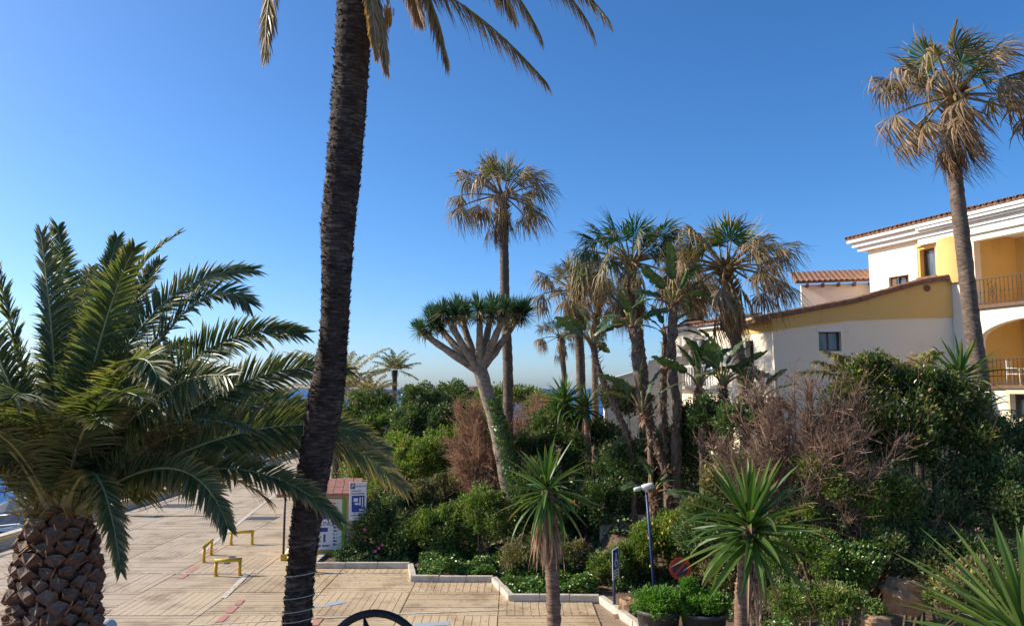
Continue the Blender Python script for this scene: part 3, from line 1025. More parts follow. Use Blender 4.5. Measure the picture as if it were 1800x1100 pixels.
def yucca(name, label, pts, r0, head, L, n, ndead, seed, lo=-35, group='yuccas in the foreground bed', pale=False):  # pale picks the leaf copy with light put into its colour
    rng = np.random.default_rng(seed)
    root = thing(name, label, 'yucca', pts[0], group)
    path = catmull(pts, 60)
    rr = np.interp(np.linspace(0, 1, 60), [0, 0.15, 1], [r0 * 1.5, r0, r0 * 0.9]) * (1 + 0.1 * ((np.arange(60) % 3) == 0))
    MB().tube(path, rr, 12, jitter=0.05, rng=rng).build('trunk', M['bark_yucca'], root, True)
    top = Vector(head)
    for i in range(n):
        t = (i + 0.5) / n
        el = math.radians(85 - (85 - lo) * t ** 0.85 + rng.normal(0, 6))
        az = i * 2.39996 + rng.normal(0, 0.12)
        s_ = L * rng.uniform(0.82, 1.1) * (0.75 + 0.25 * min(1, t * 3))
        mt = aim(top + Vector((0, 0, -0.22 * L * t)), az, el, rng.normal(0, 0.25)) @ Matrix.Diagonal((s_, s_ * rng.uniform(0.85, 1.15), s_, 1))
        put('leaf', LIT_SWORDS[int(rng.integers(0, 4))] if pale else SWORDS[int(rng.integers(0, 8)) if t > 0.25 else int(rng.choice([0, 1, 5]))], root, mt)
    for i in range(ndead):
        el = math.radians(rng.uniform(-88, -62))
        az = rng.uniform(0, 2 * math.pi)
        s_ = L * rng.uniform(0.6, 1.0)
        mt = aim(top + Vector((math.cos(az) * r0 * 0.8, math.sin(az) * r0 * 0.8, -0.25 * L - rng.uniform(0, 0.45) * L)), az, el) @ Matrix.Diagonal((s_, s_, s_, 1))
        put('dead_leaf', DEADM[int(rng.integers(0, 3))], root, mt)
    return root


def rand_dirs(rng, n):
    v = rng.normal(0, 1, (n, 3))
    return nrm(v)


def clump_points(rng, lumps, n, cl=0.33, sub=26):
    """leaf positions gathered into twig-end clumps on uneven lumps; returns p, outward dir"""
    A = np.array([(l[1] * l[2] + l[1] * l[3] + l[2] * l[3]) for l in lumps])
    A = A / A.sum()
    ps, os_ = [], []
    for l, a in zip(lumps, A):
        c = npv(l[0])
        r = np.array(l[1:4])
        k = max(10, int(sub * 1.0))
        d = rand_dirs(rng, k)
        d[:, 2] = np.where(d[:, 2] < -0.55, -d[:, 2], d[:, 2])
        cc = c + d * r * rng.uniform(0.5, 1.04, (k, 1))
        m = int(n * a)
        w = rng.uniform(0.4, 1.6, k)
        ci = rng.choice(k, m, p=w / w.sum())
        dd = rand_dirs(rng, m)
        rad = rng.uniform(0, 1, (m, 1)) ** 0.45
        cs = cl * rng.uniform(0.6, 1.5, k)
        p = cc[ci] + dd * rad * r.mean() * cs[ci][:, None]
        ps.append(p)
        os_.append(nrm(dd * 0.6 + d[ci] * 0.7))
    return np.concatenate(ps), np.concatenate(os_)


def shrub(name, label, lumps, n, ll, mat, seed, cat='shrub', group='shrubs massed on the garden bank', lw=0.45, cl=0.36, sub=34, stems=5, grow=0.35):
    """lumps: [(centre, rx, ry, rz)]; foliage of separate leaves plus the stems that carry it"""
    rng = np.random.default_rng(seed)
    cs = np.mean([npv(l[0]) for l in lumps], axis=0)
    gz = float(bank_z(cs[0], cs[1]))
    base = np.array([cs[0], cs[1], max(gz - 0.1, 0)])
    root = thing(name, label, cat, base, group)
    p, o = clump_points(rng, lumps, n, cl, sub)
    gl = bank_z(p[:, 0], p[:, 1])
    keep = p[:, 2] > np.where(p[:, 1] > front_y(p[:, 0]), gl, 0.0) + 0.02
    p, o = p[keep], o[keep]
    N = len(p)
    d = nrm(o * 0.7 + rand_dirs(rng, N) * 0.75 + np.array([0, 0, grow]))
    nn = nrm(rand_dirs(rng, N) + np.array([0, 0, 0.9]))
    wv = np.sin(p[:, 0] * 3.1 + seed) * np.sin(p[:, 2] * 3.7 + p[:, 1] * 2.3) + 0.6 * np.sin(p[:, 0] * 7.3 - p[:, 2] * 6.1)
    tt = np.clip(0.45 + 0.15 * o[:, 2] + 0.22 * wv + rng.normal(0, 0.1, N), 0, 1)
    sz = ll * rng.uniform(0.45, 1.35, N)
    dead = rng.uniform(0, 1, N) < 0.035
    fm = MB()
    fm.leaves(p[~dead], d[~dead], nn[~dead], sz[~dead], sz[~dead] * lw * rng.uniform(0.7, 1.25, (~dead).sum()), tt[~dead])
    fm.leaves(p[dead], d[dead], nn[dead], sz[dead], sz[dead] * lw, 0.3, 1)
    k = max(60, N // 60)
    ti = rng.integers(0, N, k)
    td = nrm(o[ti] + rand_dirs(rng, k) * 0.5 + np.array([0, 0, 0.4]))
    tl = rng.uniform(0.15, 0.6, k) * (ll / 0.1)
    c = p[ti][:, None, :] + td[:, None, :] * (tl[:, None] * np.linspace(-0.7, 0.5, 4)[None, :])[..., None]
    fm.strips(c, nrm(np.cross(td, rand_dirs(rng, k)))[:, None, :] * (np.array([0.006, 0.005, 0.004, 0.002]) * (ll / 0.1))[None, :, None], None, rng.uniform(0, 0.5, (k, 1)) * np.ones((1, 4)), 1)
    fm.build('foliage', [M[mat], M['twig_brown']], root)
    st = MB()
    for i in range(stems):
        l = lumps[int(rng.integers(len(lumps)))]
        e = npv(l[0]) + rand_dirs(rng, 1)[0] * np.array(l[1:4]) * 0.75
        if e[2] < base[2] + 0.2:
            e[2] = base[2] + 0.4
        mid = (base + e) / 2 + rng.normal(0, 0.15, 3)
        b0 = base + np.array([rng.normal(0, 0.15), rng.normal(0, 0.15), 0])
        hgt = max(0.3, e[2] - base[2])
        st.tube(bezier(b0, mid, e, 7), np.linspace(0.02 + 0.006 * hgt, 0.006, 7), 5)
    st.build('stems', M['bark'], root, True)
    return root


def blob(px, py, Y, rx, ry, deep=0.8):
    """lump seen at a photograph place: radii in photograph pixels"""
    k = Y / F
    return (tuple(P(px, py, Y)), rx * k, rx * k * deep, ry * k)


def twig_shrub(name, label, base, targets, n, mat, seed, thick=0.008, gens=2, spread=0.5, group='leafless shrubs on the garden bank', fine=0.55, main=26):
    """bare branching shrub: main stems to random targets inside blobs, then forking twigs"""
    rng = np.random.default_rng(seed)
    root = thing(name, label, 'shrub', base, group)
    b = npv(base)
    cc = np.array([t[0] for t in targets])
    rad = np.array([t[1:4] for t in targets])
    ti = rng.integers(0, len(targets), main)
    e = cc[ti] + rand_dirs(rng, main) * rad[ti] * rng.uniform(0.55, 1.0, (main, 1))
    u = np.linspace(0, 1, 8)
    mid = b + (e - b) * 0.5 + rng.normal(0, 0.18, (main, 3)) + np.array([0, 0, 0.15])
    B0 = b + rng.normal(0, 0.2, (main, 3)) * np.array([1, 1, 0.1])
    cur = (1 - u)[None, :, None] ** 2 * B0[:, None, :] + 2 * (u * (1 - u))[None, :, None] * mid[:, None, :] + u[None, :, None] ** 2 * e[:, None, :]
    m = MB()
    mm = MB()
    for c in cur:
        mm.tube(c, np.linspace(thick * 3.2, thick, 8), 5)
    mm.build('main_branches', M['bark'], root, True)
    par = cur
    R = rad.mean()
    for g in range(gens):
        cnt = n if g == gens - 1 else n // 5
        pi = rng.integers(0, len(par), cnt)
        k = par.shape[1]
        tpos = rng.uniform(0.35, 1.0, cnt) * (k - 1)
        i0 = np.minimum(tpos.astype(int), k - 2)
        fr = (tpos - i0)[:, None]
        p0 = par[pi, i0] * (1 - fr) + par[pi, i0 + 1] * fr
        tg = nrm(par[pi, i0 + 1] - par[pi, i0])
        d = nrm(tg + rand_dirs(rng, cnt) * spread * 1.6 + np.array([0, 0, 0.3]))
        L = R * rng.uniform(0.25, 0.75, cnt) * (0.8 if g == 0 else fine)
        uu = np.linspace(0, 1, 5)
        curve = rng.normal(0, 0.3, (cnt, 3))
        c = p0[:, None, :] + d[:, None, :] * (L[:, None] * uu[None, :])[..., None] + curve[:, None, :] * (L[:, None] * uu[None, :] ** 2)[..., None]
        side = nrm(np.cross(d, rand_dirs(rng, cnt)))
        w = thick * (0.8 if g == 0 else 0.5) * np.linspace(1, 0.45, 5)
        m.strips(c, side[:, None, :] * w[None, :, None], None, rng.uniform(0.1, 0.9, (cnt, 1)) * np.ones((1, 5)))
        s2 = np.cross(side, d)
        m.strips(c, s2[:, None, :] * w[None, :, None], None, rng.uniform(0.1, 0.9, (cnt, 1)) * np.ones((1, 5)))
        par = c
    m.build('twigs', M[mat], root)
    return root


#%%TREES
# ------------------------------------------------------------------ near canary palm at the left
rng = np.random.default_rng(11)
YL = 8.5
LB = P(100, 1000, YL)
lroot = thing('date_palm', 'squat broad palm with pineapple-like trunk and full green feather crown at the left', 'palm tree', (LB.x, YL, 0))
zt = P(100, 905, YL).z
ltop = np.array([LB.x + 0.02, YL, zt])
path = np.array([(LB.x, YL, z) for z in np.linspace(0, zt, 40)])
lr = np.interp(path[:, 2], [0, 2.6, 3.3, 3.8, zt - 0.25, zt], [0.55, 0.43, 0.385, 0.335, 0.29, 0.21])
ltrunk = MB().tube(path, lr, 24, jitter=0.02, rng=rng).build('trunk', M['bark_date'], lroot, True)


def boot_mesh(seed):
    r = np.random.default_rng(seed)
    j = lambda s=0.008: r.normal(0, s)
    w, h, l = 0.1, 0.062, 0.17
    # root ring (inside the trunk), swollen belly, cut diamond face tilted up
    a = [(-0.05, 0 - w * 0.9, 0), (-0.05, 0, -h * 1.3), (-0.05, w * 0.9, 0), (-0.05, 0, h * 0.8)]
    b = [(l * 0.4, -w + j(), 0.03 + j()), (l * 0.48, j(), -h * 0.95 + j()), (l * 0.4, w + j(), 0.03 + j()), (l * 0.36, j(), h * 1.1 + j())]
    c = [(l * 0.62, -w * 0.78 + j(), 0.06 + j()), (l * 0.72, j(), -h * 0.35 + j()), (l * 0.62, w * 0.78 + j(), 0.06 + j()), (l * 0.52, j(), h * 1.5 + j())]
    f = (l * 0.53, j(0.015), 0.055 + j(0.015))
    v = a + b + c + [f]
    qd = []
    for k in range(2):
        for i in range(4):
            qd.append((k * 4 + i, k * 4 + (i + 1) % 4, k * 4 + 4 + (i + 1) % 4, k * 4 + 4 + i))
    m = MB()
    m.add(v, qd, None, 0.0, 0)
    tr = [(8 + i, 8 + (i + 1) % 4, 12) for i in range(4)]
    vv = np.array(c + [f])
    m.add(vv, None, [(i, (i + 1) % 4, 4) for i in range(4)], 0.0, 1)
    return m.mesh('leaf_base', [M['boot'], M['boot_cut']])


BOOTS = [boot_mesh(i) for i in range(6)]
nb = 0
zz = 2.72
row = 0
while zz < zt + 0.03:
    r0 = np.interp(zz, path[:, 2], lr)
    cnt = max(9, int(round(2 * math.pi * r0 / 0.175)))
    for k in range(cnt):
        a = 2 * math.pi * (k + 0.5 * (row % 2)) / cnt + rng.normal(0, 0.03)
        s_ = rng.uniform(0.8, 1.18)
        mt = Matrix.Translation((LB.x + math.cos(a) * r0 * 0.97, YL + math.sin(a) * r0 * 0.97, zz + rng.normal(0, 0.012))) @ Matrix.Rotation(a, 4, 'Z') @ Matrix.Rotation(-0.35 + rng.normal(0, 0.1), 4, 'Y') @ Matrix.Diagonal((s_, s_, s_, 1))
        if math.sin(a) > 0.75 and nb > 230:
            continue
        put('leaf_base', BOOTS[int(rng.integers(6))], ltrunk, mt)
        nb += 1
    zz += 0.118
    row += 1
# old fibre ends sticking out low on the trunk
m = MB()
n = 1500
az = rng.uniform(0, 2 * math.pi, n)
z0 = rng.uniform(1.2, 4.2, n)
r0 = np.interp(z0, path[:, 2], lr) + 0.03
p0 = np.stack([LB.x + np.cos(az) * r0, YL + np.sin(az) * r0, z0], -1)
d = nrm(np.stack([np.cos(az), np.sin(az), rng.normal(0.25, 0.4, n)], -1) + rng.normal(0, 0.3, (n, 3)))
L = rng.uniform(0.06, 0.22, n)
c = p0[:, None, :] + d[:, None, :] * (L[:, None] * np.array([0, 0.5, 1.0])[None, :])[..., None]
m.strips(c, np.stack([-np.sin(az), np.cos(az), np.zeros(n)], -1)[:, None, :] * np.array([0.012, 0.009, 0.003])[None, :, None], None, rng.uniform(0.0, 0.7, (n, 1)) * np.ones((1, 3)))
tag(m.build('trunk_fibres', M['twig_brown'], lroot), kind='stuff')

LF = [  # control px, tip px, control Y, tip Y, leaflet length, dryness
    ((100, 600), (72, 412), 8.2, 7.9, 0.40, 0.12), ((128, 610), (102, 398), 9.0, 9.3, 0.40, 0.08),
    ((150, 620), (206, 418), 9.2, 9.6, 0.36, 0.02), ((165, 500), (308, 414), 8.3, 8.2, 0.40, 0.1),
    ((175, 600), (280, 460), 9.0, 9.5, 0.38, 0.06), ((170, 560), (236, 436), 8.0, 7.6, 0.38, 0.02), ((215, 470), (446, 474), 8.8, 9.3, 0.40, 0.08),
    ((330, 430), (436, 532), 8.2, 8.0, 0.42, 0.14), ((330, 540), (530, 586), 8.6, 8.7, 0.42, 0.1),
    ((400, 610), (612, 650), 9.2, 10.0, 0.42, 0.08), ((30, 600), (-15, 440), 8.3, 8.2, 0.4, 0.1),
    ((0, 600), (-60, 520), 7.9, 7.4, 0.42, 0.08), ((235, 530), (278, 668), 7.4, 6.9, 0.42, 0.1),
    ((500, 640), (712, 858), 9.4, 10.2, 0.42, 0.3), ((470, 680), (680, 790), 9.5, 10.4, 0.46, 0.16), ((430, 738), (596, 915), 8.1, 8.1, 0.3, 0.2),
    ((335, 730), (400, 925), 7.6, 7.3, 0.29, 0.22), ((172, 715), (212, 1000), 7.4, 7.2, 0.23, 0.3),
    ((420, 700), (640, 760), 8.9, 9.9, 0.5, 0.06), ((380, 660), (560, 720), 9.6, 10.4, 0.46, 0.04),
    ((-30, 680), (-200, 640), 8.0, 7.6, 0.42, 0.1),
    ((-60, 760), (-260, 800), 8.2, 8.0, 0.42, 0.1), ((-20, 740), (-150, 960), 7.6, 7.2, 0.42, 0.1),
    ((150, 640), (250, 700), 7.0, 6.3, 0.42, 0.06), ((60, 650), (20, 700), 7.2, 6.3, 0.44, 0.06),
    ((260, 640), (400, 660), 7.6, 7.0, 0.44, 0.05), ((0, 700), (-60, 780), 7.2, 6.6, 0.44, 0.12),
    ((90, 640), (110, 560), 9.8, 11.2, 0.42, 0.1), ((200, 640), (330, 600), 9.8, 11.2, 0.42, 0.12),
    ((0, 640), (-120, 600), 9.8, 11.2, 0.42, 0.12), ((130, 560), (160, 470), 9.6, 10.6, 0.42, 0.06), 
]
for cp, tp, yc, yt, ll, dry in LF:
    tip = P(tp[0], tp[1], yt)
    ctrl = P(cp[0], cp[1], yc)
    d = nrm(npv(ctrl) - ltop)
    b = ltop + d * 0.18 * np.array([1.2, 1.2, 0.6]) + np.array([0, 0, -0.02])
    frond(lroot, b, ctrl, tip, rng, ll=ll * 1.15, wid=0.03, dry=dry + rng.uniform(-0.05, 0.08), nl=165, rib=0.017, vee=0.3 + rng.normal(0, 0.15), droop=0.2, roll=(-0.95 if tp[0] > 380 else -0.5 if tp[0] > 260 else 0.0) + rng.normal(0, 0.15))
for i in range(12):                          # inner fronds filling the heart of the crown
    az = i * 2.4 + 0.5
    el = math.radians(rng.uniform(28, 78))
    L = rng.uniform(1.5, 2.7)
    h = np.array([math.cos(az), math.sin(az), 0])
    b = ltop + h * 0.15
    ct = b + (h * math.cos(el) + np.array([0, 0, 1]) * math.sin(el)) * L * 0.65
    tp = b + h * L * (math.cos(el) + 0.15) + np.array([0, 0, 1]) * L * (math.sin(el) * 0.85 - 0.1)
    frond(lroot, b, ct, tp, rng, ll=0.42, wid=0.028, dry=rng.uniform(0.0, 0.3), nl=115, rib=0.017, droop=0.2)
for i in range(8):                           # arching fronds on all sides
    az = i * 2.4 + 1.1
    el = math.radians(rng.uniform(20, 62))
    L = rng.uniform(2.5, 3.3)
    h = np.array([math.cos(az), math.sin(az), 0])
    b = ltop + h * 0.18
    if math.sin(az) < -0.15:
        L *= 0.8
        el = math.radians(rng.uniform(52, 72))
    frond(lroot, b, b + (h * math.cos(el) + np.array([0, 0, 1]) * math.sin(el)) * L * 0.62, b + h * L * 0.88 + np.array([0, 0, L * (math.sin(el) * 0.9 - 0.38)]), rng, ll=0.46, wid=0.029, dry=rng.uniform(0.02, 0.28), nl=140, rib=0.017, vee=0.25, droop=0.25)
for i in range(4):                           # low dry fronds
    az = rng.uniform(-0.2, math.pi + 0.2)
    L = rng.uniform(1.4, 2.2)
    h = np.array([math.cos(az), math.sin(az), 0])
    b = ltop + h * 0.2 + np.array([0, 0, 0.02])
    frond(lroot, b, b + h * L * 0.6 + np.array([0, 0, 0.75]), b + h * L + np.array([0, 0, rng.uniform(-0.1, 0.3)]), rng, ll=0.36, wid=0.026, dry=rng.uniform(0.45, 0.75), nl=74, rib=0.021, droop=0.5)
# spiny stalk bases and brown flower stalks in the crown
m = MB()
n = 900
az = rng.uniform(0, 2 * math.pi, n)
p0 = ltop + np.stack([np.cos(az) * 0.25, np.sin(az) * 0.25, rng.uniform(0.0, 0.5, n)], -1) * rng.uniform(0.4, 1.9, (n, 1))
d = nrm(np.stack([np.cos(az), np.sin(az), rng.uniform(0.0, 1.2, n)], -1) + rng.normal(0, 0.55, (n, 3)))
L = rng.uniform(0.12, 0.4, n)
c = p0[:, None, :] + d[:, None, :] * (L[:, None] * np.array([0, 0.5, 1.0])[None, :])[..., None]
m.strips(c, nrm(np.cross(d, rand_dirs(rng, n)))[:, None, :] * np.array([0.007, 0.006, 0.002])[None, :, None], None, rng.uniform(0.35, 0.85, (n, 1)) * np.ones((1, 3)))
tag(m.build('crown_spines', M['leaf_date'], lroot), kind='stuff')
for px, py, Y in ((245, 735, 8.0), (20, 790, 7.8), (150, 760, 7.7), (60, 720, 9.4)):
    e = npv(P(px, py, Y))
    b = ltop + np.array([0, 0, 0.2])
    st = bezier(b, (b + e) / 2 + np.array([0, 0, 0.35]), e, 9)
    m = MB().tube(st, np.linspace(0.025, 0.012, 9), 6)
    k = 130
    u = rng.uniform(0.72, 1.0, k)
    p0 = np.stack([np.interp(u, np.linspace(0, 1, 9), st[:, j]) for j in range(3)], -1)
    dd = nrm(rand_dirs(rng, k) + nrm(e - b) * 0.9)
    c = p0[:, None, :] + dd[:, None, :] * (rng.uniform(0.2, 0.5, (k, 1)) * np.array([[0, 0.5, 1.0]]))[..., None]
    c[..., 2] -= np.array([0, 0.03, 0.12])
    m.strips(c, nrm(np.cross(dd, rand_dirs(rng, k)))[:, None, :] * np.array([0.006, 0.006, 0.004])[None, :, None], None, 0.5)
    m.build('flower_stalk', M['fibre'], lroot)

# ------------------------------------------------------------------ tall slim date palm in the middle
YC = 9.0
rng = np.random.default_rng(21)
TP = [(500, 1240, .205), (512, 1150, .165), (522, 1100, .15), (529, 1000, .148), (541, 900, .168), (556, 800, .185), (573, 700, .198), (586, 600, .158), (591, 500, .162), (594, 400, .195), (604, 300, .2), (612, 200, .2), (619, 100, .202), (624, 0, .2), (627, -60, .2)]
pts = [P(a, b, YC) for a, b, r in TP]
g0 = Vector((pts[0].x - 0.05, YC, 0.0))
path = catmull([g0] + pts, 330)
zs = [0.0] + [p.z for p in pts]
rs = [0.3] + [r for a, b, r in TP]
rr = np.interp(path[:, 2], zs, rs)
saw = (np.arange(330) % 4) / 3.0
rr = rr * (1 + 0.035 * saw + rng.normal(0, 0.012, 330))
croot = thing('date_palm', 'tall slim dark palm whose drooping crown is cut by the top edge', 'palm tree', g0)
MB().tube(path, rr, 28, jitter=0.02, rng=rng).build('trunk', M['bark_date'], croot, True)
# short leaf-scar scales that roughen the outline
m = MB()
n = 5200
ii = rng.integers(40, 328, n)
az = rng.uniform(0, 2 * math.pi, n)
p0 = path[ii] + np.stack([np.cos(az), np.sin(az), np.zeros(n)], -1) * (rr[ii] * 0.985)[:, None]
d = nrm(np.stack([np.cos(az) * 0.6, np.sin(az) * 0.6, np.full(n, 0.8)], -1) + rng.normal(0, 0.2, (n, 3)))
L = rng.uniform(0.02, 0.05, n)
c = p0[:, None, :] + d[:, None, :] * (L[:, None] * np.array([0, 0.6, 1.0])[None, :])[..., None]
m.strips(c, np.stack([-np.sin(az), np.cos(az), np.zeros(n)], -1)[:, None, :] * np.array([0.03, 0.022, 0.006])[None, :, None] * rng.uniform(0.4, 1.2, (n, 1, 1)), None, 0.3)
sc_ = m.build('leaf_scars', M['bark_date'], croot)
sc_['kind'] = 'stuff'
ctop = path[-1]
CF = [((470, -190), (466, 95), 8.6, 8.3, 0.3, 0.45), ((664, -40), (680, 124), 8.7, 8.6, 0.2, 0.55), ((652, -60), (662, 100), 8.6, 8.5, 0.15, 0.62),
      ((738, -130), (786, 108), 8.7, 8.6, 0.32, 0.55), ((800, -40), (960, 144), 8.6, 8.4, 0.34, 0.5), ((860, -140), (952, 66), 8.8, 8.7, 0.34, 0.4),
      ((960, -130), (1044, 60), 8.8, 8.7, 0.34, 0.4), ((940, -150), (1070, 36), 9.3, 9.4, 0.36, 0.25), ((850, -110), (905, 30), 9.4, 9.8, 0.34, 0.35), ((700, -110), (742, 34), 9.3, 9.6, 0.3, 0.6)]
for cp, tp, yc, yt, ll, dry in CF:
    tip = P(tp[0], tp[1], yt)
    ctrl = P(cp[0], cp[1], yc)
    frond(croot, ctop + nrm(npv(ctrl) - ctop) * 0.15, ctrl, tip, rng, ll=ll, wid=0.028, dry=dry + 0.2, nl=120, rib=0.016, vee=-0.25, droop=0.5, sweep=0.6)
for i in range(22):
    az = i * 2.4
    el = math.radians(rng.uniform(15, 80))
    L = rng.uniform(2.0, 3.0)
    h = np.array([math.cos(az), math.sin(az), 0])
    b = ctop + h * 0.12
    frond(croot, b, b + (h * math.cos(el) + np.array([0, 0, 1]) * math.sin(el)) * L * 0.7, b + h * L * 0.95 + np.array([0, 0, L * (math.sin(el) * 0.7 + 0.02)]), rng, ll=0.38, wid=0.03, dry=rng.uniform(0.1, 0.4), nl=80, rib=0.018, droop=0.3)
e = npv(P(682, 22, 8.75))
m = MB().tube(bezier(ctop, ctop + np.array([0.2, -0.1, 0.3]), e + np.array([0, 0, 0.1]), 8), 0.015, 6)
k = 160
p0 = e + rng.normal(0, 1, (k, 3)) * np.array([0.025, 0.025, 0.06])
m.strips(p0[:, None, :] + np.array([0, 0, -1.0]) * np.linspace(0, 0.1, 3)[None, :, None], nrm(rng.normal(0, 1, (k, 1, 3))) * 0.006 * np.ones((1, 3, 1)), None, 0.3)
m.build('fruit_stalk', M['orange'], croot)
# pale cords wound round the lower trunk
m = MB()
for py in (1008, 1045, 1072, 1089):
    c0 = P(525, py, YC)
    i = int(np.argmin(abs(path[:, 2] - c0.z)))
    an = np.linspace(0, 2 * math.pi, 25)
    r = rr[i] + 0.022
    ring = np.stack([path[i][0] + np.cos(an) * r, path[i][1] + np.sin(an) * r, path[i][2] + 0.03 * np.cos(an + 0.6)], -1)
    m = MB().tube(ring, 0.006, 5, cap=False)
    m.build('cord', M['string'], croot, True)

# ------------------------------------------------------------------ fan palms
Yw = 22.0
fan_palm('fan_palm', 'tallest fan palm at the right, shaggy windblown brown head before the ochre balconies',
         [(P(1734, 760, Yw).x, Yw, 1.6)] + [P(a, b, Yw) for a, b in ((1726, 690), (1710, 580), (1694, 440), (1680, 320), (1676, 250), (1676, 170))], 0.235, 0.18, 1.68, 29, 16, 31, 0.38, (0.75, 0, 0.12))
Yw = 31.0
fan_palm('fan_palm', 'lone tall fan palm rising behind the dragon tree, head of tattered brown fronds',
         [(P(893, 700, Yw).x, Yw, 1.8)] + [P(a, b, Yw) for a, b in ((893, 660), (888, 540), (886, 430), (883, 345))], 0.21, 0.17, 1.5, 25, 11, 32, 0.42, (0.3, 0, 0))
Yw = 26.0
fan_palm('fan_palm', 'leaning fan palm before the white arch, thick skirt of dead fronds',
         [(P(1312, 760, Yw).x, Yw, 2.2)] + [P(a, b, Yw) for a, b in ((1308, 690), (1298, 620), (1284, 540), (1276, 470))], 0.22, 0.18, 1.68, 30, 18, 33, 0.36, (0.35, 0, 0))
Yw = 28.5
fan_palm('fan_palm', 'greenest fan palm with upright fresh fans above the banana-leaved clump',
         [(P(1138, 800, Yw).x, Yw, 1.9)] + [P(a, b, Yw) for a, b in ((1132, 700), (1124, 610), (1112, 520), (1108, 462))], 0.21, 0.17, 1.75, 27, 20, 34, 0.12, (0.15, 0, 0), boots=0.1)
Yw = 33.0
fan_palm('fan_palm', 'dull brown fan palm just left of the greenest one',
         [(P(1022, 720, Yw).x, Yw, 1.8)] + [P(a, b, Yw) for a, b in ((1021, 660), (1018, 600), (1013, 540), (1010, 510))], 0.2, 0.18, 1.4, 25, 14, 35, 0.44, (0.2, 0, 0))
Yw = 36.0
fan_palm('fan_palm', 'slender shaggy fan palm half hidden between the brown and the greenest palms',
         [(P(1047, 720, Yw).x, Yw, 1.8)] + [P(a, b, Yw) for a, b in ((1046, 660), (1046, 600), (1052, 530))], 0.16, 0.14, 1.25, 15, 10, 36, 0.4, (0.2, 0, 0))
Yw = 44.0
fan_palm('fan_palm', 'small distant fan palm with thin trunk left of the palm group',
         [(P(996, 720, Yw).x, Yw, 1.8)] + [P(a, b, Yw) for a, b in ((992, 670), (989, 630), (986, 592))], 0.16, 0.14, 1.05, 18, 8, 37, 0.36, (0.2, 0, 0))
Yw = 40.0
fan_palm('fan_palm', 'fan palm behind the arch, its trunk showing through the opening',
         [(P(1222, 720, Yw).x, Yw, 1.8)] + [P(a, b, Yw) for a, b in ((1220, 640), (1214, 560), (1208, 500))], 0.22, 0.18, 1.1, 18, 14, 38, 0.4, (0.2, 0, 0))
Yw = 43.0
fan_palm('fan_palm', 'rearmost fan palm behind the arch, right of the other trunk in the opening',
         [(P(1238, 720, Yw).x, Yw, 1.8)] + [P(a, b, Yw) for a, b in ((1236, 640), (1232, 560), (1228, 520))], 0.2, 0.18, 1.1, 16, 10, 39, 0.4, (0.2, 0, 0))

# ------------------------------------------------------------------ far date palms on the sea side
def far_date(label, px, py, Y, reach, n, seed, dry, tr=0.3):
    rng = np.random.default_rng(seed)
    c = npv(P(px, py, Y))
    root = thing('date_palm', label, 'palm tree', (c[0], Y, 0.3), 'feather palms near the shore')
    MB().tube(np.array([(c[0], Y, z) for z in np.linspace(0.2, c[2], 16)]), tr, 12, jitter=0.08, rng=rng).build('trunk', M['bark_date'], root, True)
    for i in range(n):
        az = i * 2.4 + rng.normal(0, 0.2)
        el = math.radians(80 - 85 * (i / n) + rng.normal(0, 8))
        L = reach * rng.uniform(0.75, 1.1)
        h = np.array([math.cos(az), math.sin(az), 0])
        b = c + h * 0.15
        frond(root, b, b + (h * math.cos(el) + np.array([0, 0, 1]) * math.sin(el)) * L * 0.6, b + h * L * (0.35 + 0.65 * math.cos(el)) + np.array([0, 0, L * (math.sin(el) * 0.9 - 0.16)]), rng,
              ll=0.5, wid=0.05, dry=dry + rng.uniform(-0.1, 0.25), nl=52, rib=0.03, separate=False, droop=0.6)
    return root


far_date('wide dry feather palm seen behind the tall dark trunk against the sea', 596, 690, 42, 4.1, 34, 41, 0.5)
far_date('small feather palm standing on the horizon right of the tall dark trunk', 694, 650, 62, 2.0, 22, 42, 0.2, 0.2)
far_date('low brown feather palm below the small horizon palm', 652, 690, 55, 2.2, 18, 43, 0.45, 0.25)

# ------------------------------------------------------------------ dragon tree
rng = np.random.default_rng(51)
YD = 27.0
dr = thing('dragon_tree', 'dragon tree with leaning pale trunk forking into an umbrella of spiky rosettes', 'tree', (P(915, 950, YD).x, YD, 1.0))
tp = catmull([(P(918, 970, YD).x, YD, 0.6)] + [P(a, b, YD) for a, b in ((906, 900), (888, 820), (872, 745), (855, 690), (843, 645))], 30)
MB().tube(tp, np.interp(np.linspace(0, 1, 30), [0, 0.4, 0.85, 1], [0.36, 0.29, 0.24, 0.26]), 16, jitter=0.05, rng=rng).build('trunk', M['bark_dragon'], dr, True)
ros = MB()
n = 130
az = np.arange(n) * 2.39996 + rng.normal(0, 0.15, n)
el = np.radians(np.linspace(86, -42, n) + rng.normal(0, 8, n))
d = np.stack([np.cos(az) * np.cos(el), np.sin(az) * np.cos(el), np.sin(el)], -1)
L = rng.uniform(0.45, 0.68, n)
ks = np.array([0, 0.3, 0.7, 1.0])
c = d[:, None, :] * (L[:, None] * ks[None, :])[..., None]
c[..., 2] -= (ks ** 2)[None, :] * 0.06 * L[:, None]
sv = nrm(np.cross(d, np.array([0, 0, 1.0]) + rng.normal(0, 0.1, (n, 3))))
ros.strips(c, sv[:, None, :] * (np.array([0.5, 1, 0.7, 0.05]) * 0.022)[None, :, None], None, (0.25 + 0.3 * ks[None, :]) + np.where(el < -0.4, 0.5, 0.0)[:, None] * np.ones((1, 4)))
ROS = ros.mesh('rosette', M['leaf_dragon'])
fork = tp[-1]
EN = [((745, 584), 26.6), ((766, 566), 28.0), ((788, 560), 26.2), ((812, 558), 27.4), ((843, 562), 26.4), ((862, 556), 28.2), ((884, 556), 26.4), ((908, 560), 27.6)]
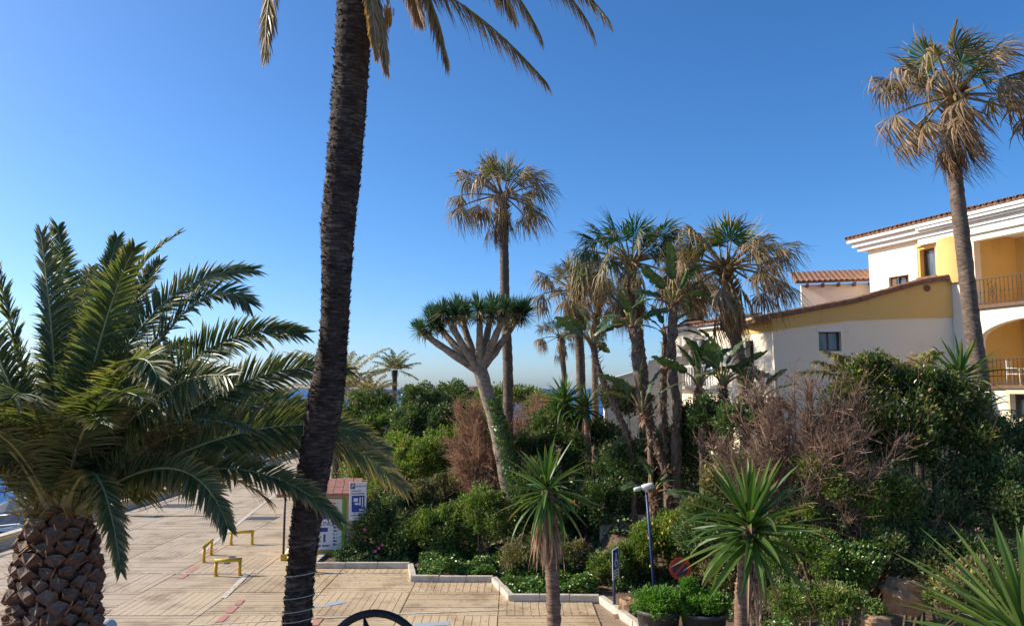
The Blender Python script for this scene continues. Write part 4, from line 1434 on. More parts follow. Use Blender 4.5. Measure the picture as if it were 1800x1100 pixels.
for (a, b), Y in EN:
    e = npv(P(a, b, Y))
    mid = fork * 0.45 + e * 0.55 + np.array([(e[0] - fork[0]) * 0.1, (e[1] - fork[1]) * 0.1, -0.05])
    br = bezier(fork - np.array([0, 0, 0.15]), mid, e, 10)
    MB().tube(br, np.linspace(0.155, 0.1, 10), 10, jitter=0.07, rng=rng).build('branch', M['bark_dragon'], dr, True)
    for k in range(4):
        off = Vector((rng.normal(0, 0.26), rng.normal(0, 0.4), rng.uniform(0.0, 0.36)))
        if k == 0:
            off = Vector((0, 0, 0.05))
        lean = Matrix.Rotation(rng.normal(0, 0.25) + (e[0] - fork[0]) * 0.16, 4, 'Y') @ Matrix.Rotation(rng.uniform(0, 6), 4, 'Z')
        s_ = rng.uniform(0.7, 1.25)
        put('rosette', ROS, dr, Matrix.Translation(Vector(e) + off) @ lean @ Matrix.Scale(s_, 4))

# ------------------------------------------------------------------ giant bird-of-paradise clumps
def paddle_mesh(L, W, rng, splits=5, bend=0.5, dry=0.0):
    K = 13
    s_ = np.linspace(0, 1, K)
    a = bend * s_
    x = np.concatenate([[0], np.cumsum(np.cos(a[1:]) * L / (K - 1))])
    z = np.concatenate([[0], np.cumsum(-np.sin(a[1:]) * L / (K - 1))])
    hw = np.clip(np.sin(np.clip(s_, 0.02, 0.99) ** 0.7 * math.pi), 0.02, 1) ** 0.6 * W
    m = MB()
    for sg in (-1, 1):
        cut = set(rng.choice(np.arange(2, K - 1), splits, replace=False).tolist())
        for i in range(K - 1):
            dz = rng.normal(0.2, 0.05)
            g = 0.12 if (i in cut or i + 1 in cut) else 0.0
            e0 = 1.0 - (g if i in cut else 0)
            e1 = 1.0 - (g if (i + 1) in cut else 0)
            if i in cut:
                dz -= 0.2
            v = [(x[i], 0, z[i]), (x[i + 1], 0, z[i + 1]),
                 (x[i + 1] + 0.1 * W, sg * hw[i + 1] * 0.55, z[i + 1] + hw[i + 1] * 0.22), (x[i] + 0.1 * W, sg * hw[i] * 0.55, z[i] + hw[i] * 0.22),
                 (x[i + 1] + 0.2 * W - (0.05 * L if (i + 1) in cut else 0), sg * hw[i + 1] * e1, z[i + 1] + hw[i + 1] * dz), (x[i] + 0.2 * W + (0.04 * L if i in cut else 0), sg * hw[i] * e0, z[i] + hw[i] * dz)]
            m.add(v, [(0, 1, 2, 3), (3, 2, 4, 5)], None, 0.25 + dry + 0.25 * s_[i] + rng.normal(0, 0.04))
    return m


_r = np.random.default_rng(88)
PADS = [paddle_mesh(1.0, 0.16 + 0.025 * (i % 3), _r, 3 + i % 4, [0.25, 0.5, 0.8, 0.35, 0.6, 1.1][i], [0, 0, 0.1, 0.05, 0.3, 0.45][i]).mesh('leaf', M['leaf_strel']) for i in range(6)]


def strelitzia(label, stem_px, Y, r, L, n, seed, zbase=None, lo=5):
    rng = np.random.default_rng(seed)
    pts = [P(a, b, Y) for a, b in stem_px]
    base = Vector((pts[0].x, Y, float(bank_z(pts[0].x, Y)) - 0.1))
    root = thing('bird_of_paradise_plant', label, 'plant', base, 'banana-leaved plants in the palm group')
    al = ([base] if base.z < pts[0].z - 0.1 else []) + pts
    path = catmull(al, 40)
    rr = r * (1 + rng.normal(0, 0.1, 40))
    MB().tube(path, rr, 10, jitter=0.12, rng=rng).build('stem', M['bark_strel'], root)
    m = MB()
    k = 260
    ii = rng.integers(4, 39, k)
    az = rng.uniform(0, 2 * math.pi, k)
    p0 = path[ii] + np.stack([np.cos(az), np.sin(az), np.zeros(k)], -1) * r * 0.8
    d = nrm(np.stack([np.cos(az), np.sin(az), rng.normal(0.2, 0.8, k)], -1))
    c = p0[:, None, :] + d[:, None, :] * (rng.uniform(0.08, 0.3, (k, 1)) * np.array([[0, 0.5, 1.0]]))[..., None]
    m.strips(c, np.stack([-np.sin(az), np.cos(az), np.zeros(k)], -1)[:, None, :] * np.array([0.035, 0.028, 0.008])[None, :, None], None, rng.uniform(0, 0.6, (k, 1)) * np.ones((1, 3)))
    tag(m.build('old_sheaths', M['twig_brown'], root), kind='stuff')
    top = path[-1]
    for i in range(n):
        t = (i + 0.5) / n
        side = 1 if i % 2 else -1
        el = math.radians(82 - (82 - lo) * t + rng.normal(0, 6))
        az = (0.0 if side > 0 else math.pi) + rng.normal(0, 0.55) + 0.3
        h = np.array([math.cos(az), math.sin(az), 0])
        d = h * math.cos(el) + np.array([0, 0, 1]) * math.sin(el)
        pl = L * rng.uniform(0.35, 0.6)
        tip = top + d * pl
        pet = bezier(top - np.array([0, 0, 0.2]), top + d * pl * 0.5 + np.array([0, 0, 0.08]), tip, 6)
        s_ = L * rng.uniform(0.8, 1.1)
        lf = put('leaf', PADS[int(rng.integers(0, 4)) if t < 0.7 else int(rng.integers(2, 6))], root, aim(Vector(tip), az, el - 0.15, rng.normal(0, 0.6)) @ Matrix.Scale(s_, 4))
        MB().tube(pet, np.linspace(0.05, 0.022, 6), 6).build('leaf_stalk', M['petiole'] if t < 0.7 else M['fibre'], root, True)
    return root


strelitzia('leaning banana-leaved plant at the left of the clump, slanting stem', [(1112, 800), (1080, 712), (1052, 650), (1042, 605)], 25.5, 0.1, 1.15, 8, 61, lo=0)
strelitzia('banana-leaved plant with pale upright leaves before the greenest palm trunk', [(1172, 840), (1146, 760), (1124, 680), (1116, 600), (1112, 570)], 24.5, 0.14, 1.0, 9, 62, lo=10)
strelitzia('tallest banana-leaved plant, dark leaves topping its shaggy twin stem', [(1188, 820), (1190, 720), (1180, 630), (1183, 550), (1185, 530)], 24.5, 0.14, 1.15, 10, 63, lo=5)
strelitzia('banana-leaved plant on the shaggy stem just left of the tallest one', [(1172, 800), (1166, 720), (1168, 640), (1172, 590)], 24.8, 0.11, 0.9, 6, 64, lo=10)
strelitzia('low banana-leaved plant in front of the white arch', [(1232, 730), (1230, 700), (1228, 672)], 24.0, 0.09, 1.2, 8, 65, lo=20)
strelitzia('bushy banana-leaved plant right of the arch with folded leaves', [(1274, 740), (1272, 705), (1270, 672)], 23.5, 0.11, 1.2, 10, 66, lo=10)
strelitzia('short banana-leaved plant under the bay corner beside the leaning palm', [(1338, 740), (1336, 715), (1334, 700)], 23.0, 0.1, 0.9, 8, 67, lo=0)
strelitzia('low banana-leaved shoot with one broad leaf before the garden stair wall', [(1142, 760), (1134, 740), (1130, 722)], 24.0, 0.08, 1.1, 5, 68, lo=30)
strelitzia('young yellow-green banana-leaved shoot behind the lamp pole', [(1150, 905), (1150, 880), (1148, 862)], 23.5, 0.06, 0.8, 6, 69, lo=-5)

# ------------------------------------------------------------------ yuccas
yucca('yucca', 'bushy green yucca with bare brown trunk right of the no-parking sign', [(P(1306, 1100, 11).x, 11, 0.0), (P(1304, 1100, 11).x, 11, P(1304, 1090, 11).z), P(1308, 1010, 11), P(1318, 918, 11)], 0.1, P(1318, 913, 11), 1.2, 92, 14, 71, lo=-34)
yucca('yucca', 'yucca with a hanging skirt of dead brown leaves left of the lamp pole', [(P(976, 1100, 13.5).x, 13.5, 0.0), P(974, 1090, 13.5), P(970, 1000, 13.5), P(968, 920, 13.5), P(962, 860, 13.5)], 0.115, P(960, 850, 13.5), 1.0, 56, 90, 72, lo=-50)
yucca('yucca', 'nearest yucca whose leaves, coloured as if lit, reach in at the lower right corner', [(P(1830, 1100, 5.4).x, 5.4, 0.0), (P(1830, 1100, 5.4).x, 5.4, 3.2), P(1830, 1120, 5.4)], 0.08, P(1806, 1108, 5.4), 0.92, 84, 8, 73, lo=-20, pale=True)
yucca('yucca', 'dense spiky yucca left of the slanting banana-leaved stem', [(P(992, 800, 29).x, 29, 1.6), P(992, 730, 29), P(992, 700, 29)], 0.14, P(992, 700, 29), 1.2, 80, 10, 74, lo=-30, group='spiky plants on the bank')
yucca('yucca', 'second spiky rosette just below and right of the dense yucca', [(P(1035, 800, 28).x, 28, 1.6), P(1032, 745, 28), P(1030, 715, 28)], 0.12, P(1030, 712, 28), 1.0, 60, 8, 75, lo=-35, group='spiky plants on the bank')
yucca('yucca', 'spiky yucca poking out of the big laurel at the right palm trunk', [(P(1690, 800, 18).x, 18, 1.8), P(1690, 720, 18), P(1688, 655, 18)], 0.1, P(1688, 655, 18), 1.15, 60, 6, 76, lo=-40, group='spiky plants on the bank')
yucca('yucca', 'lower spiky yucca beside the base of the right palm', [(P(1720, 850, 18.5).x, 18.5, 1.8), P(1722, 770, 18.5), P(1722, 722, 18.5)], 0.1, P(1722, 722, 18.5), 1.0, 40, 6, 78, lo=-40, group='spiky plants on the bank')
far_date('short feather palm peeping over the laurel beside the dark window', 1500, 665, 21, 1.25, 12, 79, 0.3, 0.1)
far_date('browner short feather palm peeping over the laurel nearer the right trunk', 1610, 670, 20.5, 1.2, 12, 80, 0.42, 0.1)

#%%SHRUBS
# ------------------------------------------------------------------ shrubs and trees on the bank
SH = [
    # label, lumps, n, leaf, material, cat
    ('olive-green tree at the road end left of the dark tree', [blob(650, 730, 40, 45, 38), blob(680, 760, 39, 42, 40), blob(640, 775, 39, 40, 40)], 15000, 0.17, 'leaf_mid', 'tree'),
    ('dense dark tree in the middle distance before the sea', [blob(735, 720, 37, 42, 38), blob(760, 755, 36, 45, 45), blob(715, 765, 36, 40, 45)], 17000, 0.15, 'leaf_dark', 'tree'),
    ('rounded dark evergreen crown on the horizon left of the red roof', [blob(790, 705, 46, 46, 27), blob(765, 715, 46, 35, 25), blob(825, 715, 46, 30, 25)], 14000, 0.16, 'leaf_dark', 'tree'),
    ('lime-green shrub behind the parking kiosk roof', [blob(640, 850, 33, 45, 35), blob(690, 860, 32, 45, 40)], 13000, 0.12, 'leaf_lime', None),
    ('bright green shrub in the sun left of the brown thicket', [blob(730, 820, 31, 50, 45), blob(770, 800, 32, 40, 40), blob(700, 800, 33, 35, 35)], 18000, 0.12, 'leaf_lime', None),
    ('olive flowering shrub below the bright green shrub', [blob(750, 880, 28.5, 50, 35), blob(800, 870, 28.5, 40, 38), blob(690, 885, 28.5, 35, 35)], 16000, 0.11, 'leaf_olive', None),
    ('dark shrub hanging over the kerb beside the parking sign', [blob(650, 945, 26.6, 42, 45), blob(700, 950, 26.6, 42, 45), blob(670, 910, 27.2, 45, 35)], 17000, 0.1, 'leaf_dark', None),
    ('glossy green shrub in the middle of the bed behind the stepped kerb', [blob(765, 935, 26, 42, 35), blob(820, 925, 26.2, 38, 38)], 13000, 0.1, 'leaf_mid', None),
    ('fresh green shrub at the foot of the dragon tree', [blob(855, 895, 25.8, 38, 38), blob(860, 930, 25.4, 35, 30)], 11000, 0.1, 'leaf_mid', None),
    ('mixed shrub in the shade right of the dragon tree trunk', [blob(945, 870, 26.5, 40, 55), blob(935, 800, 28.5, 35, 40)], 12000, 0.12, 'leaf_dark', None),
    ('loose olive shrub behind the small blue sign and the skirted yucca', [blob(925, 985, 23.6, 38, 30), blob(1010, 985, 23.4, 35, 32), blob(960, 960, 24, 40, 30)], 14000, 0.09, 'leaf_olive', None),
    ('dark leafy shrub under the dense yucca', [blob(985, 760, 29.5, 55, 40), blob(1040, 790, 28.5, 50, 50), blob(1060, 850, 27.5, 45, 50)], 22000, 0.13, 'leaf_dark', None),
    ('deep green shrub filling the gap behind the skirted yucca', [blob(1060, 890, 26, 50, 45), blob(1010, 910, 26, 45, 45)], 15000, 0.12, 'leaf_dark', None),
    ('green hedge behind the tilted disabled-parking sign', [blob(1075, 1010, 22.4, 38, 38), blob(1115, 990, 22.6, 38, 38)], 16000, 0.085, 'leaf_mid', None),
    ('lemon bush dotted with yellow fruit behind the lamp pole', [blob(1180, 945, 22.6, 45, 42), blob(1140, 960, 22.4, 35, 38), blob(1210, 985, 22.2, 32, 32)], 19000, 0.085, 'leaf_lime', None),
    ('dark thicket at the foot of the banana-leaved stems', [blob(1120, 830, 26, 55, 50), blob(1195, 810, 25.5, 50, 60), blob(1230, 760, 25, 45, 45)], 20000, 0.13, 'leaf_dark', None),
    ('silvery shrub before the white stair wall', [blob(1090, 705, 28, 38, 22), blob(1120, 715, 27.5, 30, 20)], 5000, 0.14, 'leaf_olive', None),
    ('dark shrub behind the bushy yucca', [blob(1260, 930, 19.5, 60, 55), blob(1350, 900, 19.5, 60, 50)], 17000, 0.1, 'leaf_dark', None),
    ('tall glossy laurel with yellowing tips before the shaded house wall', [blob(1535, 695, 17.8, 66, 58, 0.7), blob(1640, 705, 17.6, 72, 56, 0.7), blob(1500, 750, 18, 50, 55, 0.7), blob(1590, 780, 17.2, 85, 70, 0.7), blob(1690, 775, 17.2, 65, 65, 0.7)], 38000, 0.1, 'leaf_laurel', None),
    ('glossy shrub below the laurel, left of the largest boulder', [blob(1480, 850, 17, 80, 60, 0.7), blob(1560, 900, 16.6, 80, 60, 0.7), blob(1440, 930, 17, 60, 60, 0.7)], 30000, 0.085, 'leaf_mid', None),
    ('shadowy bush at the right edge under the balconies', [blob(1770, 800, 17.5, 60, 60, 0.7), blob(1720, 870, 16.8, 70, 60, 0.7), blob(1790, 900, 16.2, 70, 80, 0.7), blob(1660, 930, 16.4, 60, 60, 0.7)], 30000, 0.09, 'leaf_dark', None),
    ('low leafy bush beside the bushy yucca trunk, in front of the bare tangle', [blob(1410, 985, 16.4, 60, 45, 0.7), blob(1480, 1000, 16, 60, 40, 0.7)], 17000, 0.08, 'leaf_ivy', None),
    ('leafy bush hanging behind the largest boulder', [blob(1580, 975, 16.2, 70, 50, 0.7), blob(1660, 985, 16, 60, 45, 0.7), blob(1740, 1000, 15.6, 60, 50, 0.7)], 20000, 0.08, 'leaf_dark', None),
    ('sparse brownish bush left of the bushy yucca, behind the pots', [blob(1275, 1010, 21.6, 45, 35), blob(1245, 960, 22, 40, 45)], 9000, 0.085, 'leaf_olive', None),
    ('low mat of leaves in front of the largest boulder', [blob(1480, 1065, 15.2, 70, 22, 0.8), blob(1400, 1060, 15.4, 50, 25, 0.8), blob(1690, 1050, 15, 55, 30, 0.8)], 14000, 0.075, 'leaf_mid', None),
    ('low dry-tipped bush behind the bottom corner yucca leaves', [blob(1740, 1040, 14.6, 70, 45, 0.8), blob(1640, 1010, 15.8, 50, 35, 0.8)], 14000, 0.08, 'leaf_olive', None),
    ('shrub with fine dull leaves at the foot of the dry thicket', [blob(1360, 840, 19, 55, 50), blob(1290, 850, 19.4, 55, 45)], 13000, 0.09, 'leaf_olive', None),
    ('far hedge between the dark evergreen crown and the lone fan palm', [blob(860, 705, 44, 45, 18), blob(915, 705, 42, 45, 18), blob(960, 715, 40, 40, 22)], 9000, 0.17, 'leaf_mid', None),
    ('pale bank shrub just left of the brown thicket', [blob(820, 790, 33, 34, 38), blob(800, 755, 36, 34, 26)], 9000, 0.13, 'leaf_lime', None),
    ('low green shrub under the leaning fan palm', [blob(1310, 745, 22.5, 50, 32), blob(1250, 730, 23.5, 35, 30)], 9000, 0.12, 'leaf_dark', None),
    ('roadside shrub row beyond the kiosk', [blob(612, 810, 50, 36, 30), blob(640, 800, 46, 35, 30)], 9000, 0.17, 'leaf_mid', None),
]
for i, (lab, lumps, n, ll, mt, cat) in enumerate(SH):
    shrub('tree' if cat else 'shrub', lab, lumps, int(n * 1.3), ll, mt, 200 + i, cat or 'shrub', 'trees towards the shore' if cat else 'shrubs massed on the garden bank')

# brown dry thickets
twig_shrub('dry_shrub', 'reddish-brown feathery dry thicket left of the dragon tree trunk', (P(850, 900, 28).x, 28, 1.5), [blob(848, 790, 28, 60, 78, 0.8), blob(840, 750, 28.4, 46, 55, 0.8), blob(850, 835, 27.6, 52, 50, 0.8)], 17000, 'twig_brown', 301, 0.012, 2, 0.5, fine=0.35, main=60)
twig_shrub('dry_shrub', 'pale brown dry bush behind the dragon tree trunk', (P(930, 780, 33).x, 33, 1.7), [blob(930, 725, 33, 48, 38, 0.8), blob(960, 745, 32, 35, 35, 0.8)], 12000, 'twig_brown', 302, 0.012, 2, 0.5, fine=0.4, main=40)
twig_shrub('bare_shrub', 'large tangle of bare grey-brown branches before the white bay', (P(1400, 900, 17.4).x, 17.4, 1.4), [blob(1325, 755, 17.4, 100, 75, 0.7), blob(1395, 715, 17.4, 85, 70, 0.7), blob(1470, 720, 17.0, 75, 80, 0.7), blob(1390, 800, 17.0, 110, 55, 0.7), blob(1500, 800, 16.6, 80, 60, 0.7)], 11000, 'twig_grey', 303, 0.0115, 2, 0.55, fine=0.55, main=70)
twig_shrub('bare_shrub', 'smaller bare tangle under the laurel', (P(1520, 1000, 17).x, 17, 1.0), [blob(1500, 890, 16.6, 80, 50, 0.6), blob(1660, 900, 16.2, 60, 60, 0.6)], 2500, 'twig_grey', 304, 0.008, 2, 0.6, fine=0.55, main=40)


def carpet(name, label, poly, n, ll, mat, seed, h=0.35, cat='ground cover'):
    """creeping leaves over a patch of the bank given by ground points"""
    rng = np.random.default_rng(seed)
    xs = [p[0] for p in poly]
    ys = [p[1] for p in poly]
    pts = np.stack([rng.uniform(min(xs), max(xs), n * 3), rng.uniform(min(ys), max(ys), n * 3)], -1)
    ins = np.zeros(len(pts), bool)
    j = len(poly) - 1
    for i in range(len(poly)):
        xi, yi = poly[i]
        xj, yj = poly[j]
        c = ((yi > pts[:, 1]) != (yj > pts[:, 1])) & (pts[:, 0] < (xj - xi) * (pts[:, 1] - yi) / (yj - yi + 1e-9) + xi)
        ins ^= c
        j = i
    pts = pts[ins][:n]
    N = len(pts)
    z = bank_z(pts[:, 0], pts[:, 1])
    hump = h * (0.45 + 0.55 * np.sin(pts[:, 0] * 4.1 + 1.3 * np.sin(pts[:, 1] * 3)) * np.sin(pts[:, 1] * 3.7 + pts[:, 0]))
    zz = z + rng.uniform(0, 1, N) ** 0.6 * np.clip(hump, 0.05, None)
    p = np.stack([pts[:, 0], pts[:, 1], zz], -1)
    d = nrm(rand_dirs(rng, N) * np.array([1, 1, 0.5]) + np.array([0, -0.2, 0.15]))
    nn = nrm(rand_dirs(rng, N) * 0.7 + np.array([0, -0.3, 1.0]))
    o = MB().leaves(p, d, nn, ll * rng.uniform(0.6, 1.2, N), ll * 0.8 * rng.uniform(0.7, 1.2, N), np.clip(rng.normal(0.5, 0.2, N), 0, 1)).build(name, M[mat])
    return tag(o, label, cat, None, 'stuff')


carpet('ivy', 'creeping ivy in the bed behind the first stepped kerb', [(-2.8, 23.75), (-0.5, 23.7), (-0.3, 26.0), (-3.0, 26.0)], 8000, 0.1, 'leaf_ivy', 401, 0.5)
carpet('ivy', 'creeping ivy in the bed round the skirted yucca', [(0.1, 21.65), (2.3, 21.6), (2.6, 24.2), (-0.4, 24.2)], 9500, 0.1, 'leaf_ivy', 402, 0.45)
carpet('ivy', 'creeping ivy along the kerb beside the parking sign', [(-5.8, 25.5), (-3.3, 25.5), (-3.0, 27.5), (-5.8, 27.5)], 5000, 0.09, 'leaf_dark', 403, 0.45)
carpet('ivy', 'ground ivy among the rocks at the lower right', [(6.2, 14.6), (12, 14.2), (13, 18.5), (5.5, 18.5)], 16000, 0.085, 'leaf_ivy', 404, 0.35)
carpet('ivy', 'thin ground ivy behind the flower pots', [(3.2, 20.5), (6.5, 18.5), (8, 22), (3, 23.5)], 4500, 0.09, 'leaf_dark', 405, 0.3)
carpet('ivy', 'undergrowth covering the upper bank', [(-6, 27.5), (14, 21), (16, 29), (5, 36), (-6, 46)], 22000, 0.16, 'leaf_dark', 406, 0.7)

rng = np.random.default_rng(407)
n = 2600
lx = rng.uniform(-6.2, 12, n)
ly = front_y(lx) + rng.normal(0.1, 1.2, n) ** 1.0 + rng.exponential(0.6, n) * rng.choice([-1, 2.5], n)
lz = np.where(ly > front_y(lx) + 0.1, bank_z(lx, ly) + 0.015, 0.045)
tag(MB().leaves(np.stack([lx, ly, lz], -1), nrm(rand_dirs(rng, n) * np.array([1, 1, 0.1])), nrm(rand_dirs(rng, n) * 0.3 + np.array([0, 0, 1.0])), rng.uniform(0.03, 0.09, n), 0.03, rng.uniform(0, 1, n)).build('leaf_litter', M['twig_brown']),
    'dry fallen leaves scattered along the kerb and bed', 'leaves', None, 'stuff')

# ivy climbing the dragon tree
rng = np.random.default_rng(55)
n = 5200
ii = np.clip((rng.uniform(0, 1, n) ** 1.2 * 22).astype(int), 0, 29)
az = rng.uniform(0, 2 * math.pi, n)
shade = (np.cos(az - 0.35) > -0.55) | (ii < 7)
ii, az = ii[shade], az[shade]
n = len(ii)
rad = np.interp(ii, [0, 8, 16, 22], [0.62, 0.48, 0.38, 0.33]) * rng.uniform(0.8, 1.12, n)
p = tp[ii] + (tp[np.minimum(ii + 1, 29)] - tp[ii]) * rng.uniform(0, 1, (n, 1)) + np.stack([np.cos(az), np.sin(az), np.zeros(n)], -1) * rad[:, None]
o_ = np.stack([np.cos(az), np.sin(az), np.zeros(n)], -1)
tag(MB().leaves(p, nrm(rand_dirs(rng, n) + np.array([0, 0, -0.5])), nrm(o_ + rand_dirs(rng, n) * 0.5), 0.1 * rng.uniform(0.6, 1.2, n), 0.08, np.clip(rng.normal(0.5, 0.25, n), 0, 1)).build('climbing_ivy', M['leaf_ivy']),
    'ivy climbing the leaning trunk of the dragon tree', 'ivy', None, 'stuff')

#%%HOUSE
# ------------------------------------------------------------------ the house
house = thing('house', 'white and ochre villa with tiled roofs, arches and iron balconies behind the garden', 'house', (15, 32, 1.5))


def hpart(name, me):
    return link(name, me, house)


A_, B_, D_ = (15.95, 34.2), (17.45, 30.0), (20.3, 22.2)
DW = Vector((B_[0] - A_[0], B_[1] - A_[1], 0)).normalized()
D_ = (A_[0] + DW.x * 13.0, A_[1] + DW.y * 13.0)
WM = plane_mtx(A_, D_)


def W(px, py):
    return on_plane(px, py, A_, D_)


sB = (Vector((B_[0], B_[1], 0)) - Vector((A_[0], A_[1], 0))).length
zE = W(1540, 437)[1]                      # underside of the cornice
Z0 = 1.2
# heights read off the balcony edge
z_up_floor = W(1760, 535)[1]
z_lo_floor = W(1770, 678)[1]
s_l = W(1722, 560)[0]
s_r = s_l + 4.6
w1 = [W(1563, 505)[0], W(1563, 505)[1], W(1597, 482)[0], W(1597, 482)[1]]
w2 = [W(1618, 488)[0], W(1618, 488)[1], W(1642, 434)[0], W(1642, 434)[1]]
s_ochre = W(1612, 450)[0]
# white upper wall with the small shuttered window
hpart('wall', flat_mesh('wall', [[(0, Z0), (s_ochre, Z0), (s_ochre, zE), (0, zE)], rect(w1[0], w1[1] - 0.35, w1[2], w1[3])], 0.35, M['white_wall'], WM))
# ochre length with the tall window, running into a rounded bay
s_bay = W(1650, 450)[0]
hpart('ochre_wall', flat_mesh('ochre_wall', [rect(s_ochre, Z0, s_bay, zE), rect(w2[0], w2[1], w2[2], w2[3])], 0.35, M['ochre_wall'], WM, -0.02))
m = MB()
nb_ = 14
bw = s_l - s_bay - 0.1
col = []
for i in range(nb_ + 1):
    a = math.pi * i / nb_
    s_ = s_bay + bw * 0.5 - math.cos(a) * bw * 0.5
    o = math.sin(a) * bw * 0.33 - 0.05
    for z in (z_up_floor + 1.0, zE - 0.25):
        col.append(tuple(WM @ Vector((s_, z, o))))
m.add(col, [(2 * i, 2 * i + 2, 2 * i + 3, 2 * i + 1) for i in range(nb_)])
m.build('ochre_bay', M['ochre_wall'], house, True)
hpart('bay_ledge', flat_mesh('bay_ledge', [rect(s_ochre + 0.02, zE - 0.33, s_l, zE - 0.02)], 0.3, M['ochre_wall'], WM, 0.06))


def window(px_rect, mtx, depth=0.2, shutter=None, bars=1, curtain=True):
    x0, y0, x1, y1 = px_rect
    f = 0.055
    fr = hpart('window_frame', flat_mesh('window_frame', [rect(x0, y0, x1, y1)] + [rect(x0 + f + (x1 - x0 - f) * i / (bars + 1), y0 + f, x0 + (x1 - x0 - f) * (i + 1) / (bars + 1), y1 - f) for i in range(bars + 1)], 0.06, M['wood'], mtx, -depth + 0.06))
    for i in range(bars + 1):
        gl = flat_mesh('pane', [rect(x0 + f + (x1 - x0 - f) * i / (bars + 1), y0 + f, x0 + (x1 - x0 - f) * (i + 1) / (bars + 1), y1 - f)], 0.012, M['glass'], mtx, -depth + 0.02)
        put('pane', gl, fr, Matrix.Identity(4))
    return fr


window((w1[0] + 0.3, w1[1] - 0.35, w1[2], w1[3]), WM, 0.28)
hpart('shutter', flat_mesh('shutter', [rect(w1[0], w1[1] - 0.35, w1[0] + 0.3, w1[3])], 0.06, M['wood'], WM, -0.12))
window((w2[0], w2[1], w2[2], w2[3]), WM, 0.3, None, 0)
hpart('window_sill', flat_mesh('window_sill', [rect(w2[0] - 0.1, w2[1] - 0.1, w2[2] + 0.1, w2[1] - 0.004)], 0.36, M['tile'], WM, 0.12))

# balcony front: open upper loggia, arched lower loggia, base with a window
arch = []
ra = (s_r - s_l) / 2
cx_ = s_l + ra
z_sp = W(1727, 600)[1]
z_crown = z_up_floor - 0.55
for i in range(19):
    a = math.pi * i / 18
    arch.append((cx_ - math.cos(a) * ra, z_sp + math.sin(a) * (z_crown - z_sp)))
lo_loop = [(s_l, z_lo_floor)] + arch + [(s_r, z_lo_floor)]
up_loop = rect(s_l, z_up_floor, s_r, zE - 0.55)
gw = [W(1782, 735)[0], W(1782, 735)[1], W(1782, 735)[0] + 1.2, W(1782, 692)[1]]
hpart('wall', flat_mesh('wall', [rect(s_bay - 0.02, Z0, 13.0, zE - 0.3), lo_loop[::-1], up_loop[::-1], rect(*gw)], 0.32, M['white_wall'], WM, 0.09))
window(gw, WM, 0.2, None, 1)
hpart('window_trim', flat_mesh('window_trim', [rect(gw[0] - 0.14, gw[1] - 0.14, gw[2] + 0.14, gw[3] + 0.14), rect(*gw)], 0.05, M['kiosk_cream'], WM, 0.135))
DEEP = 2.2
for zf, zc, nm in ((z_up_floor, zE - 0.3, 'upper'), (z_lo_floor, z_up_floor, 'lower')):
    hpart('loggia_wall', flat_mesh('loggia_wall', [rect(s_l - 0.4, zf, s_r + 0.4, zc + 0.25)], 0.2, M['ochre_wall'], WM, -DEEP))
    for s_ in (s_l - 0.25, s_r + 0.05):
        MB().box(s_, s_ + 0.2, zf, zc, -DEEP, -0.24, 0, WM).build('loggia_side', M['ochre_wall'], house)
    MB().box(s_l - 0.3, s_r + 0.3, zf - 0.22, zf - 0.002, -DEEP, 0.05, 0, WM).build('balcony_floor', M['cornice'], house)
    MB().box(s_l - 0.05, s_r + 0.05, zf - 0.1, zf + 0.03, 0.092, 0.2, 0, WM).build('balcony_edge', M['wood'], house)
    # iron railing, bar by bar
    zr = zf + 0.98
    rail = MB().box(s_l, s_r, zr, zr + 0.04, 0.1, 0.14, 0, WM).build('railing', M['iron'], house)
    lowr = MB().box(s_l, s_r, zf + 0.08, zf + 0.11, 0.105, 0.135, 0, WM).mesh('bottom_rail', M['iron'])
    put('bottom_rail', lowr, rail, Matrix.Identity(4))
    nbar = int((s_r - s_l) / 0.16)
    for i in range(nbar + 1):
        s_ = s_l + 0.03 + i * (s_r - s_l - 0.06) / nbar
        m = MB()
        m.tube([WM @ Vector((s_, zf + 0.03, 0.12)), WM @ Vector((s_, zr, 0.12))], 0.011, 6)
        m.box(s_ - 0.022, s_ + 0.022, zf + 0.48, zf + 0.53, 0.1, 0.142, 0, WM)
        put('bar', m.mesh('bar', M['iron']), rail, Matrix.Identity(4))
    if nm == 'upper':
        sc0 = W(1748, 510)[0]
        m = MB()
        for k in (-1, 1):
            for up in (-1, 1):
                c_ = [WM @ Vector((sc0 + k * 0.15 * math.sin(t * 3.0), zf + 0.5 + up * 0.4 * t, 0.12)) for t in np.linspace(0, 1, 9)]
                m.tube(c_, 0.011, 5)
                c_ = [WM @ Vector((sc0 + k * (0.02 + 0.07 * t), zf + 0.5 + up * 0.22 * (1 - t), 0.12)) for t in np.linspace(0, 1, 5)]
                m.tube(c_, 0.009, 5)
        put('scroll_ornament', m.mesh('scroll_ornament', M['iron']), rail, Matrix.Identity(4))
MB().box(s_l - 0.4, s_r + 0.4, zE - 0.28, zE - 0.12, -DEEP - 0.2, -0.24, 0, WM).build('loggia_ceiling', M['cornice'], house)
# pier and shaded return next to the gable
hpart('pier', flat_mesh('pier', [rect(W(1684, 540)[0], Z0, s_l - 0.02, z_up_floor + 1.1)], 0.5, M['white_wall'], WM, 0.3))

